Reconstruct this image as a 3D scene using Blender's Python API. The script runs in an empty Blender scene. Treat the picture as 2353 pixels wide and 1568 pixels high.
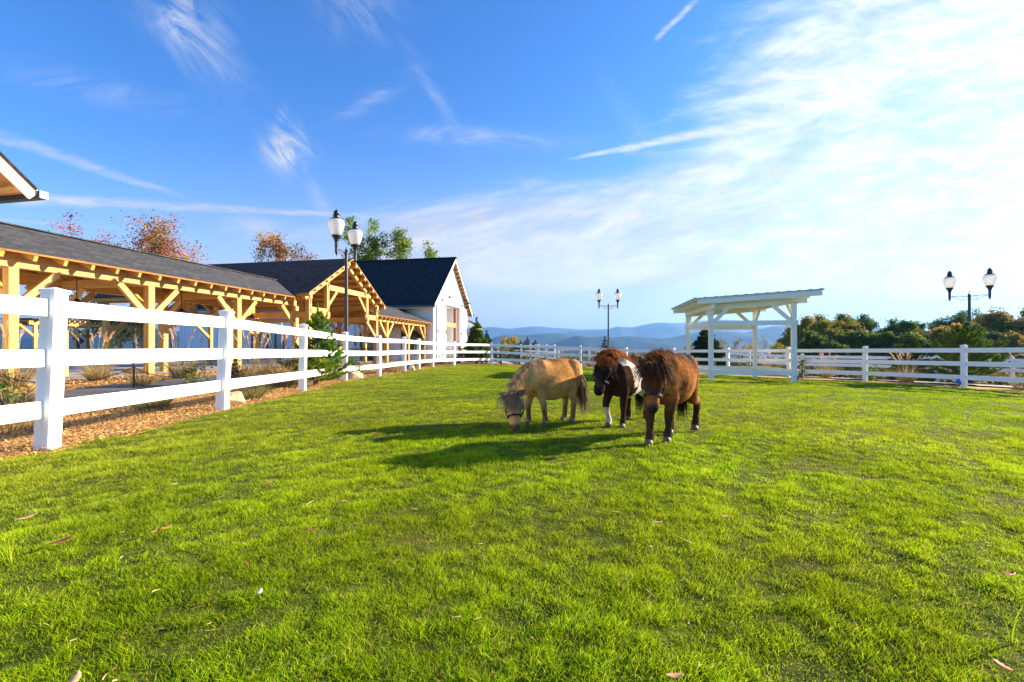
import bpy, bmesh, math, random
import numpy as np
from mathutils import Vector, Matrix
random.seed(7); RNG = np.random.default_rng(11)
R = math.radians
# ------------------------------------------------------------------ scene, camera, sky, sun
sc = bpy.context.scene
C = sc.collection
cd = bpy.data.cameras.new('camera'); cam = bpy.data.objects.new('camera', cd); C.objects.link(cam)
cd.sensor_width = 36; cd.lens = 16.0; cd.shift_y = 0.0068; cd.clip_start = 0.05; cd.clip_end = 60000
cam.location = (0, 0, 1.0); cam.rotation_euler = (R(90), 0, 0)
sc.camera = cam
sc.view_settings.view_transform = 'Standard'; sc.view_settings.look = 'None'
sc.view_settings.exposure = 1.86; sc.view_settings.gamma = 1.0
sc.render.engine = 'CYCLES'
sc.cycles.max_bounces = 6; sc.cycles.transparent_max_bounces = 12
SUN_AZ = math.atan2(0.33, 0.945)      # direction towards the sun in the ground plane, from +X
SUN_EL = R(18.8)
sun_dir = Vector((math.cos(SUN_AZ)*math.cos(SUN_EL), math.sin(SUN_AZ)*math.cos(SUN_EL), math.sin(SUN_EL)))
sl = bpy.data.lights.new('sun', 'SUN'); so = bpy.data.objects.new('sun', sl); C.objects.link(so)
sl.energy = 5.0; sl.angle = R(0.5); sl.color = (1.0, 0.82, 0.56)
so.rotation_euler = (-sun_dir).to_track_quat('-Z', 'Y').to_euler()

FPX = 1046.0
def at(X, Y, d):
    return Vector(((X-1176.5)/FPX*d, d, 1-(Y-800)/FPX*d))

W = bpy.data.worlds.new('World'); sc.world = W; W.use_nodes = True
def build_world():
    nt = W.node_tree; nt.nodes.clear()
    N = nt.nodes.new; L = nt.links.new
    out = N('ShaderNodeOutputWorld'); bg = N('ShaderNodeBackground'); L(bg.outputs[0], out.inputs[0])
    bg.inputs[1].default_value = 0.086
    sky = N('ShaderNodeTexSky'); sky.sky_type = 'NISHITA'; sky.sun_disc = False
    sky.sun_elevation = SUN_EL; sky.sun_rotation = math.pi/2 - SUN_AZ
    sky.altitude = 300; sky.air_density = 1.0; sky.dust_density = 0.25; sky.ozone_density = 2.5
    tc = N('ShaderNodeTexCoord'); sep = N('ShaderNodeSeparateXYZ'); L(tc.outputs['Generated'], sep.inputs[0])
    def m(op, a, b=None, c=None, clamp=False):
        n = N('ShaderNodeMath'); n.operation = op; n.use_clamp = clamp
        for i, v in enumerate((a, b, c)):
            if v is None: continue
            if isinstance(v, (int, float)): n.inputs[i].default_value = v
            else: L(v, n.inputs[i])
        return n.outputs[0]
    yy = m('MAXIMUM', sep.outputs[1], 0.12)
    qx = m('DIVIDE', sep.outputs[0], yy); qz = m('DIVIDE', sep.outputs[2], yy)
    def comb(a, b, c=0.0):
        n = N('ShaderNodeCombineXYZ')
        for i, v in enumerate((a, b, c)):
            if isinstance(v, (int, float)): n.inputs[i].default_value = v
            else: L(v, n.inputs[i])
        return n.outputs[0]
    def noise(v, scale, detail=6, rough=.6, dist=0.0):
        n = N('ShaderNodeTexNoise'); n.inputs['Scale'].default_value = scale
        n.inputs['Detail'].default_value = detail; n.inputs['Roughness'].default_value = rough
        n.inputs['Distortion'].default_value = dist
        L(v, n.inputs['Vector']); return n.outputs['Fac']
    def Q(X, Y): return (X-1176.5)/FPX, (800-Y)/FPX
    def rot(ang, ox=0.0, oz=0.0):
        c, s = math.cos(ang), math.sin(ang)
        dx = m('SUBTRACT', qx, ox); dz = m('SUBTRACT', qz, oz)
        return m('ADD', m('MULTIPLY', dx, c), m('MULTIPLY', dz, s)), m('ADD', m('MULTIPLY', dx, -s), m('MULTIPLY', dz, c))
    def gauss(X, Y, sx, sy, ang=0.0, amp=1.0):
        ox, oz = Q(X, Y)
        a, b = rot(ang, ox, oz)
        a = m('DIVIDE', a, sx/FPX); b = m('DIVIDE', b, sy/FPX)
        e = m('ADD', m('MULTIPLY', a, a), m('MULTIPLY', b, b))
        return m('MULTIPLY', m('POWER', 2.718, m('MULTIPLY', e, -1.0)), amp)
    def ss(x, lo, hi):
        n = N('ShaderNodeMapRange'); n.interpolation_type = 'SMOOTHSTEP'
        L(x, n.inputs[0]); n.inputs[1].default_value = lo; n.inputs[2].default_value = hi
        return n.outputs[0]
    # streaked high cloud
    a1, b1 = rot(R(17)); v1 = comb(m('MULTIPLY', a1, 1.5), m('MULTIPLY', b1, 5.6), 0.3)
    n1 = noise(v1, 1.7, 9, .62, 0.9)
    a2, b2 = rot(R(8)); v2 = comb(m('MULTIPLY', a2, 3.0), m('MULTIPLY', b2, 12.0), 4.1)
    n2 = noise(v2, 2.6, 8, .66, 0.5)
    v3 = comb(m('MULTIPLY', a2, 1.0), m('MULTIPLY', b2, 3.2), 9.0)
    n3 = noise(v3, 9.0, 8, .62, 0.8)
    cov = gauss(2420, 260, 640, 440, 0, 1.08)
    for g in (gauss(1560, 530, 560, 120, R(6), .62), gauss(2250, 480, 600, 150, R(8), .50), gauss(1080, 500, 330, 60, R(4), .48),
              gauss(1820, 170, 330, 110, R(35), .32), gauss(1280, 600, 460, 60, 0, .52), gauss(2250, 610, 520, 90, 0, .32), gauss(1650, 400, 260, 60, R(28), .25),
              gauss(2200, 690, 420, 50, 0, -.22), gauss(1800, 640, 500, 45, 0, .25), gauss(1180, 690, 600, 34, 0, -.10), gauss(590, 520, 110, 40, R(-12), .45), gauss(1000, 560, 260, 60, R(-5), .22),
              gauss(60, 440, 500, 200, 0, .09)):
        cov = m('ADD', cov, g)
    base = m('ADD', m('MULTIPLY', n1, .75), m('MULTIPLY', n2, .45))
    tot = m('ADD', base, cov)
    mask = ss(tot, .80, 1.42)
    fine = ss(n3, .30, .72)
    mask = m('MULTIPLY', mask, m('ADD', m('MULTIPLY', fine, .50), .52), clamp=True)
    # contrails
    at0, bt0 = rot(R(-6))
    ttex = m('ADD', ss(noise(comb(m('MULTIPLY', at0, 9), m('MULTIPLY', bt0, 42), 2.2), 1.6, 4), .25, .7), .25)
    wob = m('MULTIPLY', m('SUBTRACT', n2, .5), .016)
    def trail(p0, p1, w0, w1, amp):
        X0, Z0 = Q(*p0); X1, Z1 = Q(*p1)
        ang = math.atan2(Z1-Z0, X1-X0); ln = math.hypot(X1-X0, Z1-Z0)
        a, b = rot(ang, X0, Z0)
        t = m('DIVIDE', a, ln)
        w = m('MAXIMUM', m('MULTIPLY_ADD', t, (w1-w0)/FPX, w0/FPX), .002)
        d = m('DIVIDE', m('ABSOLUTE', m('ADD', b, wob)), w)
        s = m('SUBTRACT', 1.0, ss(d, 0.0, 1.0))
        e = m('MULTIPLY', ss(t, 0.0, .12), m('SUBTRACT', 1.0, ss(t, .80, 1.05)))
        return m('MULTIPLY', m('MULTIPLY', s, e), m('MULTIPLY', ttex, amp), clamp=True)
    def add(x):
        nonlocal mask
        mask = m('SUBTRACT', 1.0, m('MULTIPLY', m('SUBTRACT', 1.0, mask), m('SUBTRACT', 1.0, x)))
    for q in (((-60, 452), (860, 497), 24, 7, .75), ((-80, 288), (450, 462), 30, 9, .38), ((-60, 500), (300, 528), 7, 4, .30),
              ((1290, 368), (1850, 262), 4, 30, .85), ((1500, 96), (1605, -5), 9, 11, .60), ((1850, 372), (2400, 330), 12, 26, .6)):
        add(trail(*q))
    add(m('MULTIPLY', m('POWER', 2.718, m('MULTIPLY', m('POWER', m('DIVIDE', m('ABSOLUTE', m('SUBTRACT', qz, .02)), .14), 2.0), -1.0)), .30, clamp=True))
    # wisps: two families of streak directions share one noise each
    def fam(ang, z, items, kx=2.6, ky=9):
        a, b = rot(R(ang))
        t = ss(noise(comb(m('MULTIPLY', a, kx), m('MULTIPLY', b, ky), z), 1.6, 6, .6, 2.2), .30, .82)
        g = None
        for X, Y, sx, sy, an, amp in items:
            q = gauss(X, Y, sx, sy, R(an), amp); g = q if g is None else m('ADD', g, q)
        add(m('MULTIPLY', t, g, clamp=True))
    fam(-50, 3.3, ((430, 50, 130, 55, -50, 1.1), (655, 345, 44, 44, -30, 1.6), (636, 290, 34, 12, 65, .9), (728, 450, 60, 16, -65, .7),
                   (1000, 215, 120, 14, -60, .42), (820, 30, 80, 60, -20, .5), (1440, 260, 80, 22, -60, .3)))
    fam(4, 8.1, ((860, 222, 90, 20, 30, .45), (1100, 315, 200, 20, -3, .42), (1235, 435, 110, 24, 0, .6), (200, 200, 240, 34, -12, .22)))
    hs = N('ShaderNodeHueSaturation'); hs.inputs['Saturation'].default_value = 1.20; hs.inputs['Value'].default_value = 0.92
    hs.inputs['Hue'].default_value = .505
    L(sky.outputs[0], hs.inputs['Color'])
    tint = N('ShaderNodeMix'); tint.data_type = 'RGBA'; tint.blend_type = 'MULTIPLY'; tint.inputs[0].default_value = 1
    L(hs.outputs[0], tint.inputs[6]); tint.inputs[7].default_value = (0.58, 0.84, 1.08, 1)
    # paler, milky air low in the sky
    pale = N('ShaderNodeMix'); pale.data_type = 'RGBA'; L(tint.outputs[2], pale.inputs[6]); pale.inputs[7].default_value = (2.35, 2.52, 2.75, 1)
    L(m('MULTIPLY', m('POWER', 2.718, m('MULTIPLY', m('POWER', m('DIVIDE', m('ABSOLUTE', qz), .26), 2.0), -1.0)), .88, clamp=True), pale.inputs[0])
    # cloud brightness grows towards the sun
    sg = gauss(2500, 150, 900, 650, 0, 1.0)
    cb = m('ADD', m('MULTIPLY', sg, 1.0), 3.0)
    shade = m('ADD', m('MULTIPLY', ss(n1, .35, .62), .26), .80)
    cb = m('MULTIPLY', cb, shade)
    cc = N('ShaderNodeCombineColor'); L(m('MULTIPLY', cb, .97), cc.inputs[0]); L(m('MULTIPLY', cb, .99), cc.inputs[1]); L(m('MULTIPLY', cb, 1.03), cc.inputs[2])
    mx = N('ShaderNodeMix'); mx.data_type = 'RGBA'
    L(mask, mx.inputs[0]); L(pale.outputs[2], mx.inputs[6]); L(cc.outputs[0], mx.inputs[7])
    L(mx.outputs[2], bg.inputs[0])
    W.cycles.sampling_method = 'MANUAL'; W.cycles.sample_map_resolution = 512
build_world()

# ------------------------------------------------------------------ helpers: objects
def thing(name, label, cat, loc=(0, 0, 0), rotz=0.0, group=None):
    o = bpy.data.objects.new(name, None); C.objects.link(o)
    o.empty_display_size = .2
    o.location = loc; o.rotation_euler = (0, 0, rotz)
    o['label'] = label; o['category'] = cat
    if group: o['group'] = group
    return o
def tag(o, label, cat, group=None, kind=None):
    o['label'] = label; o['category'] = cat
    if group: o['group'] = group
    if kind: o['kind'] = kind
    return o
def dup(root, loc=None, rotz=None, label=None, scale=None):
    r = root.copy(); C.objects.link(r)
    if loc is not None: r.location = loc
    if rotz is not None: r.rotation_euler = (0, 0, rotz)
    if scale is not None: r.scale = (scale, scale, scale)
    if label: r['label'] = label
    for ch in list(root.children):
        c = ch.copy(); C.objects.link(c); c.parent = r
        for g in list(ch.children):
            d = g.copy(); C.objects.link(d); d.parent = c
    return r

# ------------------------------------------------------------------ helpers: materials
def new_mat(name):
    mt = bpy.data.materials.new(name); mt.use_nodes = True
    nt = mt.node_tree; b = nt.nodes['Principled BSDF']
    return mt, nt, b
def mat(name, col, rough=.6, var=.12, scale=6.0, bump=.0, bscale=40.0, metal=0.0, spec=.5, coat=0.0, stretch=None, obj=True):
    mt, nt, b = new_mat(name); N = nt.nodes.new; L = nt.links.new
    tc = N('ShaderNodeTexCoord'); mp = N('ShaderNodeMapping')
    L(tc.outputs['Object'], mp.inputs[0])
    if stretch: mp.inputs['Scale'].default_value = stretch
    no = N('ShaderNodeTexNoise'); no.inputs['Scale'].default_value = scale; no.inputs['Detail'].default_value = 5
    L(mp.outputs[0], no.inputs['Vector'])
    rp = N('ShaderNodeValToRGB'); L(no.outputs['Fac'], rp.inputs[0])
    c = np.array(col[:3])
    rp.color_ramp.elements[0].position = .3; rp.color_ramp.elements[1].position = .7
    rp.color_ramp.elements[0].color = (*(c*(1-var)), 1); rp.color_ramp.elements[1].color = (*np.minimum(c*(1+var), 1), 1)
    L(rp.outputs[0], b.inputs['Base Color'])
    b.inputs['Roughness'].default_value = rough; b.inputs['Metallic'].default_value = metal
    b.inputs['Specular IOR Level'].default_value = spec
    b.inputs['Coat Weight'].default_value = coat
    if bump:
        n2 = N('ShaderNodeTexNoise'); n2.inputs['Scale'].default_value = bscale; n2.inputs['Detail'].default_value = 6
        L(mp.outputs[0], n2.inputs['Vector'])
        bp = N('ShaderNodeBump'); bp.inputs['Strength'].default_value = bump; bp.inputs['Distance'].default_value = .02
        L(n2.outputs['Fac'], bp.inputs['Height']); L(bp.outputs[0], b.inputs['Normal'])
    return mt
def wood_mat(name, c1, c2, rough=.62, scale=1.0):
    mt, nt, b = new_mat(name); N = nt.nodes.new; L = nt.links.new
    uv = N('ShaderNodeUVMap'); mp = N('ShaderNodeMapping'); mp.inputs['Scale'].default_value = (1.2*scale, 26*scale, 1)
    L(uv.outputs[0], mp.inputs[0])
    oi = N('ShaderNodeObjectInfo'); ad = N('ShaderNodeVectorMath'); ad.operation = 'ADD'
    L(mp.outputs[0], ad.inputs[0]); ms = N('ShaderNodeMath'); ms.operation = 'MULTIPLY'; ms.inputs[1].default_value = 60
    L(oi.outputs['Random'], ms.inputs[0]); L(ms.outputs[0], ad.inputs[1])
    no = N('ShaderNodeTexNoise'); no.inputs['Scale'].default_value = 1.0; no.inputs['Detail'].default_value = 6; no.inputs['Distortion'].default_value = .6
    L(ad.outputs[0], no.inputs['Vector'])
    rp = N('ShaderNodeValToRGB'); L(no.outputs['Fac'], rp.inputs[0])
    rp.color_ramp.elements[0].position = .28; rp.color_ramp.elements[1].position = .68
    rp.color_ramp.elements[0].color = (*c1, 1); rp.color_ramp.elements[1].color = (*c2, 1)
    # knots
    mk = N('ShaderNodeMapping'); mk.inputs['Scale'].default_value = (2.2, 7, 1); L(uv.outputs[0], mk.inputs[0])
    ak = N('ShaderNodeVectorMath'); ak.operation = 'ADD'; L(mk.outputs[0], ak.inputs[0]); L(ms.outputs[0], ak.inputs[1])
    vo = N('ShaderNodeTexVoronoi'); vo.inputs['Scale'].default_value = 1.0; L(ak.outputs[0], vo.inputs['Vector'])
    lt = N('ShaderNodeMapRange'); L(vo.outputs['Distance'], lt.inputs[0]); lt.inputs[1].default_value = .05; lt.inputs[2].default_value = .13
    lt.inputs[3].default_value = .45; lt.inputs[4].default_value = 1
    # tone per object
    tn = N('ShaderNodeMapRange'); L(oi.outputs['Random'], tn.inputs[0]); tn.inputs[3].default_value = .82; tn.inputs[4].default_value = 1.12
    mm = N('ShaderNodeMath'); mm.operation = 'MULTIPLY'; L(lt.outputs[0], mm.inputs[0]); L(tn.outputs[0], mm.inputs[1])
    vm = N('ShaderNodeVectorMath'); vm.operation = 'SCALE'; L(rp.outputs[0], vm.inputs[0]); L(mm.outputs[0], vm.inputs['Scale'])
    L(vm.outputs[0], b.inputs['Base Color']); b.inputs['Roughness'].default_value = rough
    bp = N('ShaderNodeBump'); bp.inputs['Strength'].default_value = .25; bp.inputs['Distance'].default_value = .004
    L(no.outputs['Fac'], bp.inputs['Height']); L(bp.outputs[0], b.inputs['Normal'])
    return mt
def shingle_mat(name, c1, c2):
    mt, nt, b = new_mat(name); N = nt.nodes.new; L = nt.links.new
    uv = N('ShaderNodeUVMap')
    br = N('ShaderNodeTexBrick'); br.inputs['Scale'].default_value = 1.0
    br.inputs['Brick Width'].default_value = .26; br.inputs['Row Height'].default_value = .142
    br.inputs['Mortar Size'].default_value = .008; br.inputs['Bias'].default_value = -.1
    br.inputs['Color1'].default_value = (*c1, 1); br.inputs['Color2'].default_value = (*c2, 1)
    br.inputs['Mortar'].default_value = (c1[0]*.45, c1[1]*.45, c1[2]*.45, 1)
    br.offset_frequency = 2; br.offset = .37
    L(uv.outputs[0], br.inputs['Vector'])
    no = N('ShaderNodeTexNoise'); no.inputs['Scale'].default_value = 9; no.inputs['Detail'].default_value = 8; L(uv.outputs[0], no.inputs['Vector'])
    mr = N('ShaderNodeMapRange'); L(no.outputs['Fac'], mr.inputs[0]); mr.inputs[1].default_value = .3; mr.inputs[2].default_value = .7
    mr.inputs[3].default_value = .78; mr.inputs[4].default_value = 1.22
    vm = N('ShaderNodeVectorMath'); vm.operation = 'SCALE'; L(br.outputs['Color'], vm.inputs[0]); L(mr.outputs[0], vm.inputs['Scale'])
    L(vm.outputs[0], b.inputs['Base Color']); b.inputs['Roughness'].default_value = .95; b.inputs['Specular IOR Level'].default_value = .2
    # each course laps over the one below
    sx = N('ShaderNodeSeparateXYZ'); L(uv.outputs[0], sx.inputs[0])
    dv = N('ShaderNodeMath'); dv.operation = 'DIVIDE'; L(sx.outputs[1], dv.inputs[0]); dv.inputs[1].default_value = .142
    fr = N('ShaderNodeMath'); fr.operation = 'FRACT'; L(dv.outputs[0], fr.inputs[0])
    sb = N('ShaderNodeMath'); sb.operation = 'SUBTRACT'; sb.inputs[0].default_value = 1; L(fr.outputs[0], sb.inputs[1])
    ad = N('ShaderNodeMath'); ad.operation = 'ADD'; L(sb.outputs[0], ad.inputs[0]); L(br.outputs['Color'], ad.inputs[1])
    bp = N('ShaderNodeBump'); bp.inputs['Strength'].default_value = .7; bp.inputs['Distance'].default_value = .012
    L(ad.outputs[0], bp.inputs['Height']); L(bp.outputs[0], b.inputs['Normal'])
    return mt
def attr_mat(name, rough=.6, trans=0.0, var=.15, scale=3.0, spec=.3, sheen=0.0, obj='Object'):
    """base colour from the mesh's own colour attribute; optional translucency for thin leaves"""
    mt, nt, b = new_mat(name); N = nt.nodes.new; L = nt.links.new
    at_ = N('ShaderNodeAttribute'); at_.attribute_name = 'Col'
    tc = N('ShaderNodeTexCoord'); no = N('ShaderNodeTexNoise'); no.inputs['Scale'].default_value = scale; no.inputs['Detail'].default_value = 4
    L(tc.outputs[obj], no.inputs['Vector'])
    mr = N('ShaderNodeMapRange'); L(no.outputs['Fac'], mr.inputs[0]); mr.inputs[1].default_value = .3; mr.inputs[2].default_value = .7
    mr.inputs[3].default_value = 1-var; mr.inputs[4].default_value = 1+var
    vm = N('ShaderNodeVectorMath'); vm.operation = 'SCALE'; L(at_.outputs['Color'], vm.inputs[0]); L(mr.outputs[0], vm.inputs['Scale'])
    L(vm.outputs[0], b.inputs['Base Color']); b.inputs['Roughness'].default_value = rough
    b.inputs['Specular IOR Level'].default_value = spec
    if sheen: b.inputs['Sheen Weight'].default_value = sheen; b.inputs['Sheen Roughness'].default_value = .5
    if trans:
        tr = N('ShaderNodeBsdfTranslucent'); L(vm.outputs[0], tr.inputs[0])
        mx = N('ShaderNodeMixShader'); mx.inputs[0].default_value = trans
        L(b.outputs[0], mx.inputs[1]); L(tr.outputs[0], mx.inputs[2])
        L(mx.outputs[0], nt.nodes['Material Output'].inputs['Surface'])
    return mt

M = {}
M['vinyl'] = mat('white_vinyl', (.80, .80, .80), .35, .015, 2, spec=.4)
M['cream'] = mat('cream_paint', (.80, .80, .68), .5, .05, 5, .05, 60)
M['white'] = mat('white_paint', (.78, .78, .77), .5, .03, 3)
M['siding'] = mat('painted_siding', (.80, .81, .82), .55, .03, 2)
M['wood'] = wood_mat('cedar_timber', (.46, .235, .055), (.68, .385, .10))
M['deckw'] = wood_mat('roof_boards', (.36, .155, .042), (.50, .235, .072))
M['brownw'] = wood_mat('stained_timber', (.40, .15, .045), (.52, .21, .07))
M['redpost'] = wood_mat('red_stained_post', (.20, .06, .025), (.27, .09, .035))
M['shingle'] = shingle_mat('grey_shingle', (.048, .050, .056), (.086, .088, .096))
M['shingle_d'] = shingle_mat('blue_black_shingle', (.017, .018, .022), (.036, .038, .044))
M['black'] = mat('black_metal', (.018, .019, .022), .38, .1, 20, spec=.5)
M['gutter'] = mat('dark_gutter', (.05, .055, .065), .35, .1, 4)
M['metalroof'] = mat('painted_metal_roof', (.18, .25, .34), .4, .08, 3)
M['glass'] = mat('dark_glass', (.02, .03, .035), .06, .1, 2, spec=.8)
M['glass_b'] = mat('blue_glass', (.10, .22, .26), .08, .1, 2, spec=.8)
M['asphalt'] = mat('asphalt', (.075, .078, .088), .9, .15, 4, .4, 120)
M['concrete'] = mat('concrete', (.36, .34, .32), .85, .1, 1.5, .2, 60)
M['rock'] = mat('sandstone', (.50, .36, .22), .85, .25, 5, .8, 14)
M['blue'] = mat('blue_plastic', (.0, .13, .62), .5, .1, 9)
M['skin'] = mat('skin', (.50, .27, .18), .5, .05, 9)
M['jeans'] = mat('denim', (.04, .08, .22), .8, .2, 30)
M['darkshirt'] = mat('dark_shirt', (.045, .035, .05), .8, .2, 30)
M['hairb'] = mat('brown_hair', (.10, .035, .015), .5, .3, 30)
M['leaf'] = attr_mat('leaf', .75, .38, .2, 2.0, spec=.08)
M['needle'] = attr_mat('needles', .7, .25, .2, 4.0, spec=.1)
M['grass'] = attr_mat('grass_blade', .85, .50, .28, .9, .01)
M['straw'] = attr_mat('dry_grass', .7, .35, .15, 3.0)
M['chips'] = attr_mat('wood_chips', .85, 0, .2, 1.5)
M['bark'] = mat('bark', (.11, .085, .065), .9, .3, 8, .6, 30, stretch=(1, 1, .25))
M['fur'] = attr_mat('coat', .85, 0, .22, 9.0, .04, .0)
M['hair'] = attr_mat('horse_hair', .65, .15, .2, 12.0, .05)
M['leather'] = mat('black_leather', (.010, .010, .012), .55, .1, 30, spec=.25)
M['brass'] = mat('steel_buckle', (.75, .70, .55), .25, .05, 30, metal=.9)
M['eye'] = mat('dark_eye', (.012, .007, .004), .08, .1, 30, spec=.9)
M['hoof'] = mat('hoof', (.12, .085, .06), .6, .2, 20)
M['flower'] = attr_mat('petals', .5, .3, .1, 5)

# ------------------------------------------------------------------ helpers: meshes
def vn(a):
    a = np.asarray(a, float); return a/ (np.linalg.norm(a)+1e-12)
class MB:
    def __init__(s): s.v = []; s.f = []; s.uv = []; s.n = 0
    def add(s, vs, fs, uvs):
        b = s.n; s.v += [tuple(map(float, p)) for p in vs]; s.n += len(vs)
        s.f += [tuple(i+b for i in f) for f in fs]; s.uv += uvs
    def poly(s, pts, thick=0.0):
        pts = [np.array(p, float) for p in pts]
        n = vn(np.cross(pts[1]-pts[0], pts[2]-pts[0]))
        t = np.cross((0, 0, 1), n); t = vn(t) if np.linalg.norm(t) > 1e-3 else np.array((1., 0, 0))
        bb = np.cross(n, t)
        f = lambda p: (float(p@t), float(p@bb))
        k = len(pts)
        if not thick:
            s.add(pts, [tuple(range(k))], [f(p) for p in pts]); return s
        lo = [p-n*thick for p in pts]
        fs = [tuple(range(k)), tuple(range(2*k-1, k-1, -1))]
        uv = [f(p) for p in pts]+[f(p) for p in reversed(lo)]
        for i in range(k):
            j = (i+1) % k; fs.append((j, i, i+k, j+k)); uv += [f(pts[j]), f(pts[i]), f(lo[i]), f(lo[j])]
        s.add(pts+lo, fs, uv); return s
    def obox(s, c, ax, ay, az):
        """box with centre c and half-vectors ax (long), ay, az"""
        c, ax, ay, az = map(lambda q: np.array(q, float), (c, ax, ay, az))
        L = [np.linalg.norm(q) for q in (ax, ay, az)]
        vs = [c+sx*ax+sy*ay+sz*az for sx in (-1, 1) for sy in (-1, 1) for sz in (-1, 1)]
        fs = [(0, 1, 3, 2), (4, 6, 7, 5), (0, 4, 5, 1), (2, 3, 7, 6), (0, 2, 6, 4), (1, 5, 7, 3)]
        if np.dot(np.cross(ax, ay), az) < 0: fs = [tuple(reversed(f)) for f in fs]
        k = int(np.argmax(L)); o = [i for i in range(3) if i != k]
        sg = [(sx*L[0], sy*L[1], sz*L[2]) for sx in (-1, 1) for sy in (-1, 1) for sz in (-1, 1)]
        off = c.sum()*1.7
        uv = []
        for f in fs:
            fix = [a for a in range(3) if len({round(sg[i][a], 6) for i in f}) == 1][0]
            if fix == k: uv += [(sg[i][o[0]]*.3+off, sg[i][o[1]]) for i in f]
            else:
                other = [a for a in o if a != fix][0]
                uv += [(sg[i][k]+off, sg[i][other]+fix*.37) for i in f]
        s.add(vs, fs, uv); return s
    def box(s, lo, hi):
        lo = np.array(lo, float); hi = np.array(hi, float); h = (hi-lo)/2
        return s.obox((lo+hi)/2, (h[0], 0, 0), (0, h[1], 0), (0, 0, h[2]))
    def beam(s, p0, p1, w, h, up=(0, 0, 1), ext=0.0):
        p0 = np.array(p0, float); p1 = np.array(p1, float); d = vn(p1-p0)
        p0 = p0-d*ext; p1 = p1+d*ext
        sd = np.cross(d, up); sd = vn(sd) if np.linalg.norm(sd) > 1e-3 else np.array((1., 0, 0))
        u = np.cross(sd, d)
        return s.obox((p0+p1)/2, (p1-p0)/2, sd*w/2, u*h/2)
    def tube(s, pts, rad, n=8, cap=True):
        pts = [np.array(p, float) for p in pts]; k = len(pts)
        if isinstance(rad, (int, float)): rad = [rad]*k
        vs = []; fs = []; uv = []
        ref = None; ln = 0
        for i, p in enumerate(pts):
            d = vn(pts[min(i+1, k-1)]-pts[max(i-1, 0)])
            if ref is None: ref = vn(np.cross(d, (0, 0, 1))) if abs(d[2]) < .9 else np.array((1., 0, 0))
            a = ref-d*(ref@d); a = vn(a); b = np.cross(d, a); ref = a
            for j in range(n):
                t = 2*math.pi*j/n; vs.append(p+(a*math.cos(t)+b*math.sin(t))*rad[i])
        for i in range(k-1):
            for j in range(n):
                q = (j+1) % n; fs.append((i*n+j, i*n+q, (i+1)*n+q, (i+1)*n+j))
                uv += [(i*.3, j*.05), (i*.3, j*.05+.05), (i*.3+.3, j*.05+.05), (i*.3+.3, j*.05)]
        if cap:
            fs.append(tuple(reversed(range(n)))); fs.append(tuple(range((k-1)*n, k*n))); uv += [(0, 0)]*(2*n)
        s.add(vs, fs, uv); return s
    def lathe(s, prof, c=(0, 0, 0), n=16):
        return s.tube([(c[0], c[1], c[2]+z) for r, z in prof], [max(r, .0005) for r, z in prof], n) if False else s._lathe(prof, c, n)
    def _lathe(s, prof, c, n):
        vs = []; fs = []; uv = []
        for r, z in prof:
            for j in range(n):
                t = 2*math.pi*j/n; vs.append((c[0]+max(r, .0005)*math.cos(t), c[1]+max(r, .0005)*math.sin(t), c[2]+z))
        for i in range(len(prof)-1):
            for j in range(n):
                q = (j+1) % n; fs.append((i*n+j, i*n+q, (i+1)*n+q, (i+1)*n+j)); uv += [(j/n, i/5), (q/n, i/5), (q/n, i/5+.2), (j/n, i/5+.2)]
        fs.append(tuple(reversed(range(n)))); fs.append(tuple(range((len(prof)-1)*n, len(prof)*n))); uv += [(0, 0)]*(2*n)
        s.add(vs, fs, uv); return s
    def ell(s, c, r, nu=14, nv=10, M3=None):
        c = np.array(c, float); vs = []; fs = []; uv = []
        M3 = np.eye(3) if M3 is None else np.array(M3)
        for i in range(nv+1):
            ph = math.pi*i/nv
            for j in range(nu):
                t = 2*math.pi*j/nu
                q = np.array((r[0]*math.sin(ph)*math.cos(t), r[1]*math.sin(ph)*math.sin(t), -r[2]*math.cos(ph)))
                vs.append(c+M3@q)
        for i in range(nv):
            for j in range(nu):
                q = (j+1) % nu; fs.append((i*nu+j, i*nu+q, (i+1)*nu+q, (i+1)*nu+j)); uv += [(0, 0)]*4
        s.add(vs, fs, uv); return s
    def loft(s, pts, side, n=16, caps=True, sq=1.0):
        """pts: (centre, half-width along side, half-depth); rounded ends"""
        C_ = [np.array(p[0], float) for p in pts]; k = len(C_)
        rings = []
        for i in range(k):
            d = vn(C_[min(i+1, k-1)]-C_[max(i-1, 0)])
            a = np.array(side, float); a = vn(a-d*(a@d)); b = np.cross(d, a)
            rings.append((C_[i], a, b, pts[i][1], pts[i][2], d))
        allr = []
        if caps:
            c, a, b, w, h, d = rings[0]; r = min(w, h)
            for q in (.97, .8, .5): allr.append((c-d*r*q*.8, a, b, w*math.sqrt(1-q*q*.98), h*math.sqrt(1-q*q*.98)))
        allr += [r[:5] for r in rings]
        if caps:
            c, a, b, w, h, d = rings[-1]; r = min(w, h)
            for q in (.5, .8, .97): allr.append((c+d*r*q*.8, a, b, w*math.sqrt(1-q*q*.98), h*math.sqrt(1-q*q*.98)))
        vs = []; fs = []; uv = []
        for c, a, b, w, h in allr:
            for j in range(n):
                t = 2*math.pi*j/n; vs.append(c+a*w*math.cos(t)+b*h*math.sin(t))
        m = len(allr)
        for i in range(m-1):
            for j in range(n):
                q = (j+1) % n; fs.append((i*n+j, i*n+q, (i+1)*n+q, (i+1)*n+j)); uv += [(0, 0)]*4
        fs.append(tuple(reversed(range(n)))); fs.append(tuple(range((m-1)*n, m*n))); uv += [(0, 0)]*(2*n)
        s.add(vs, fs, uv); return s
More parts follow.
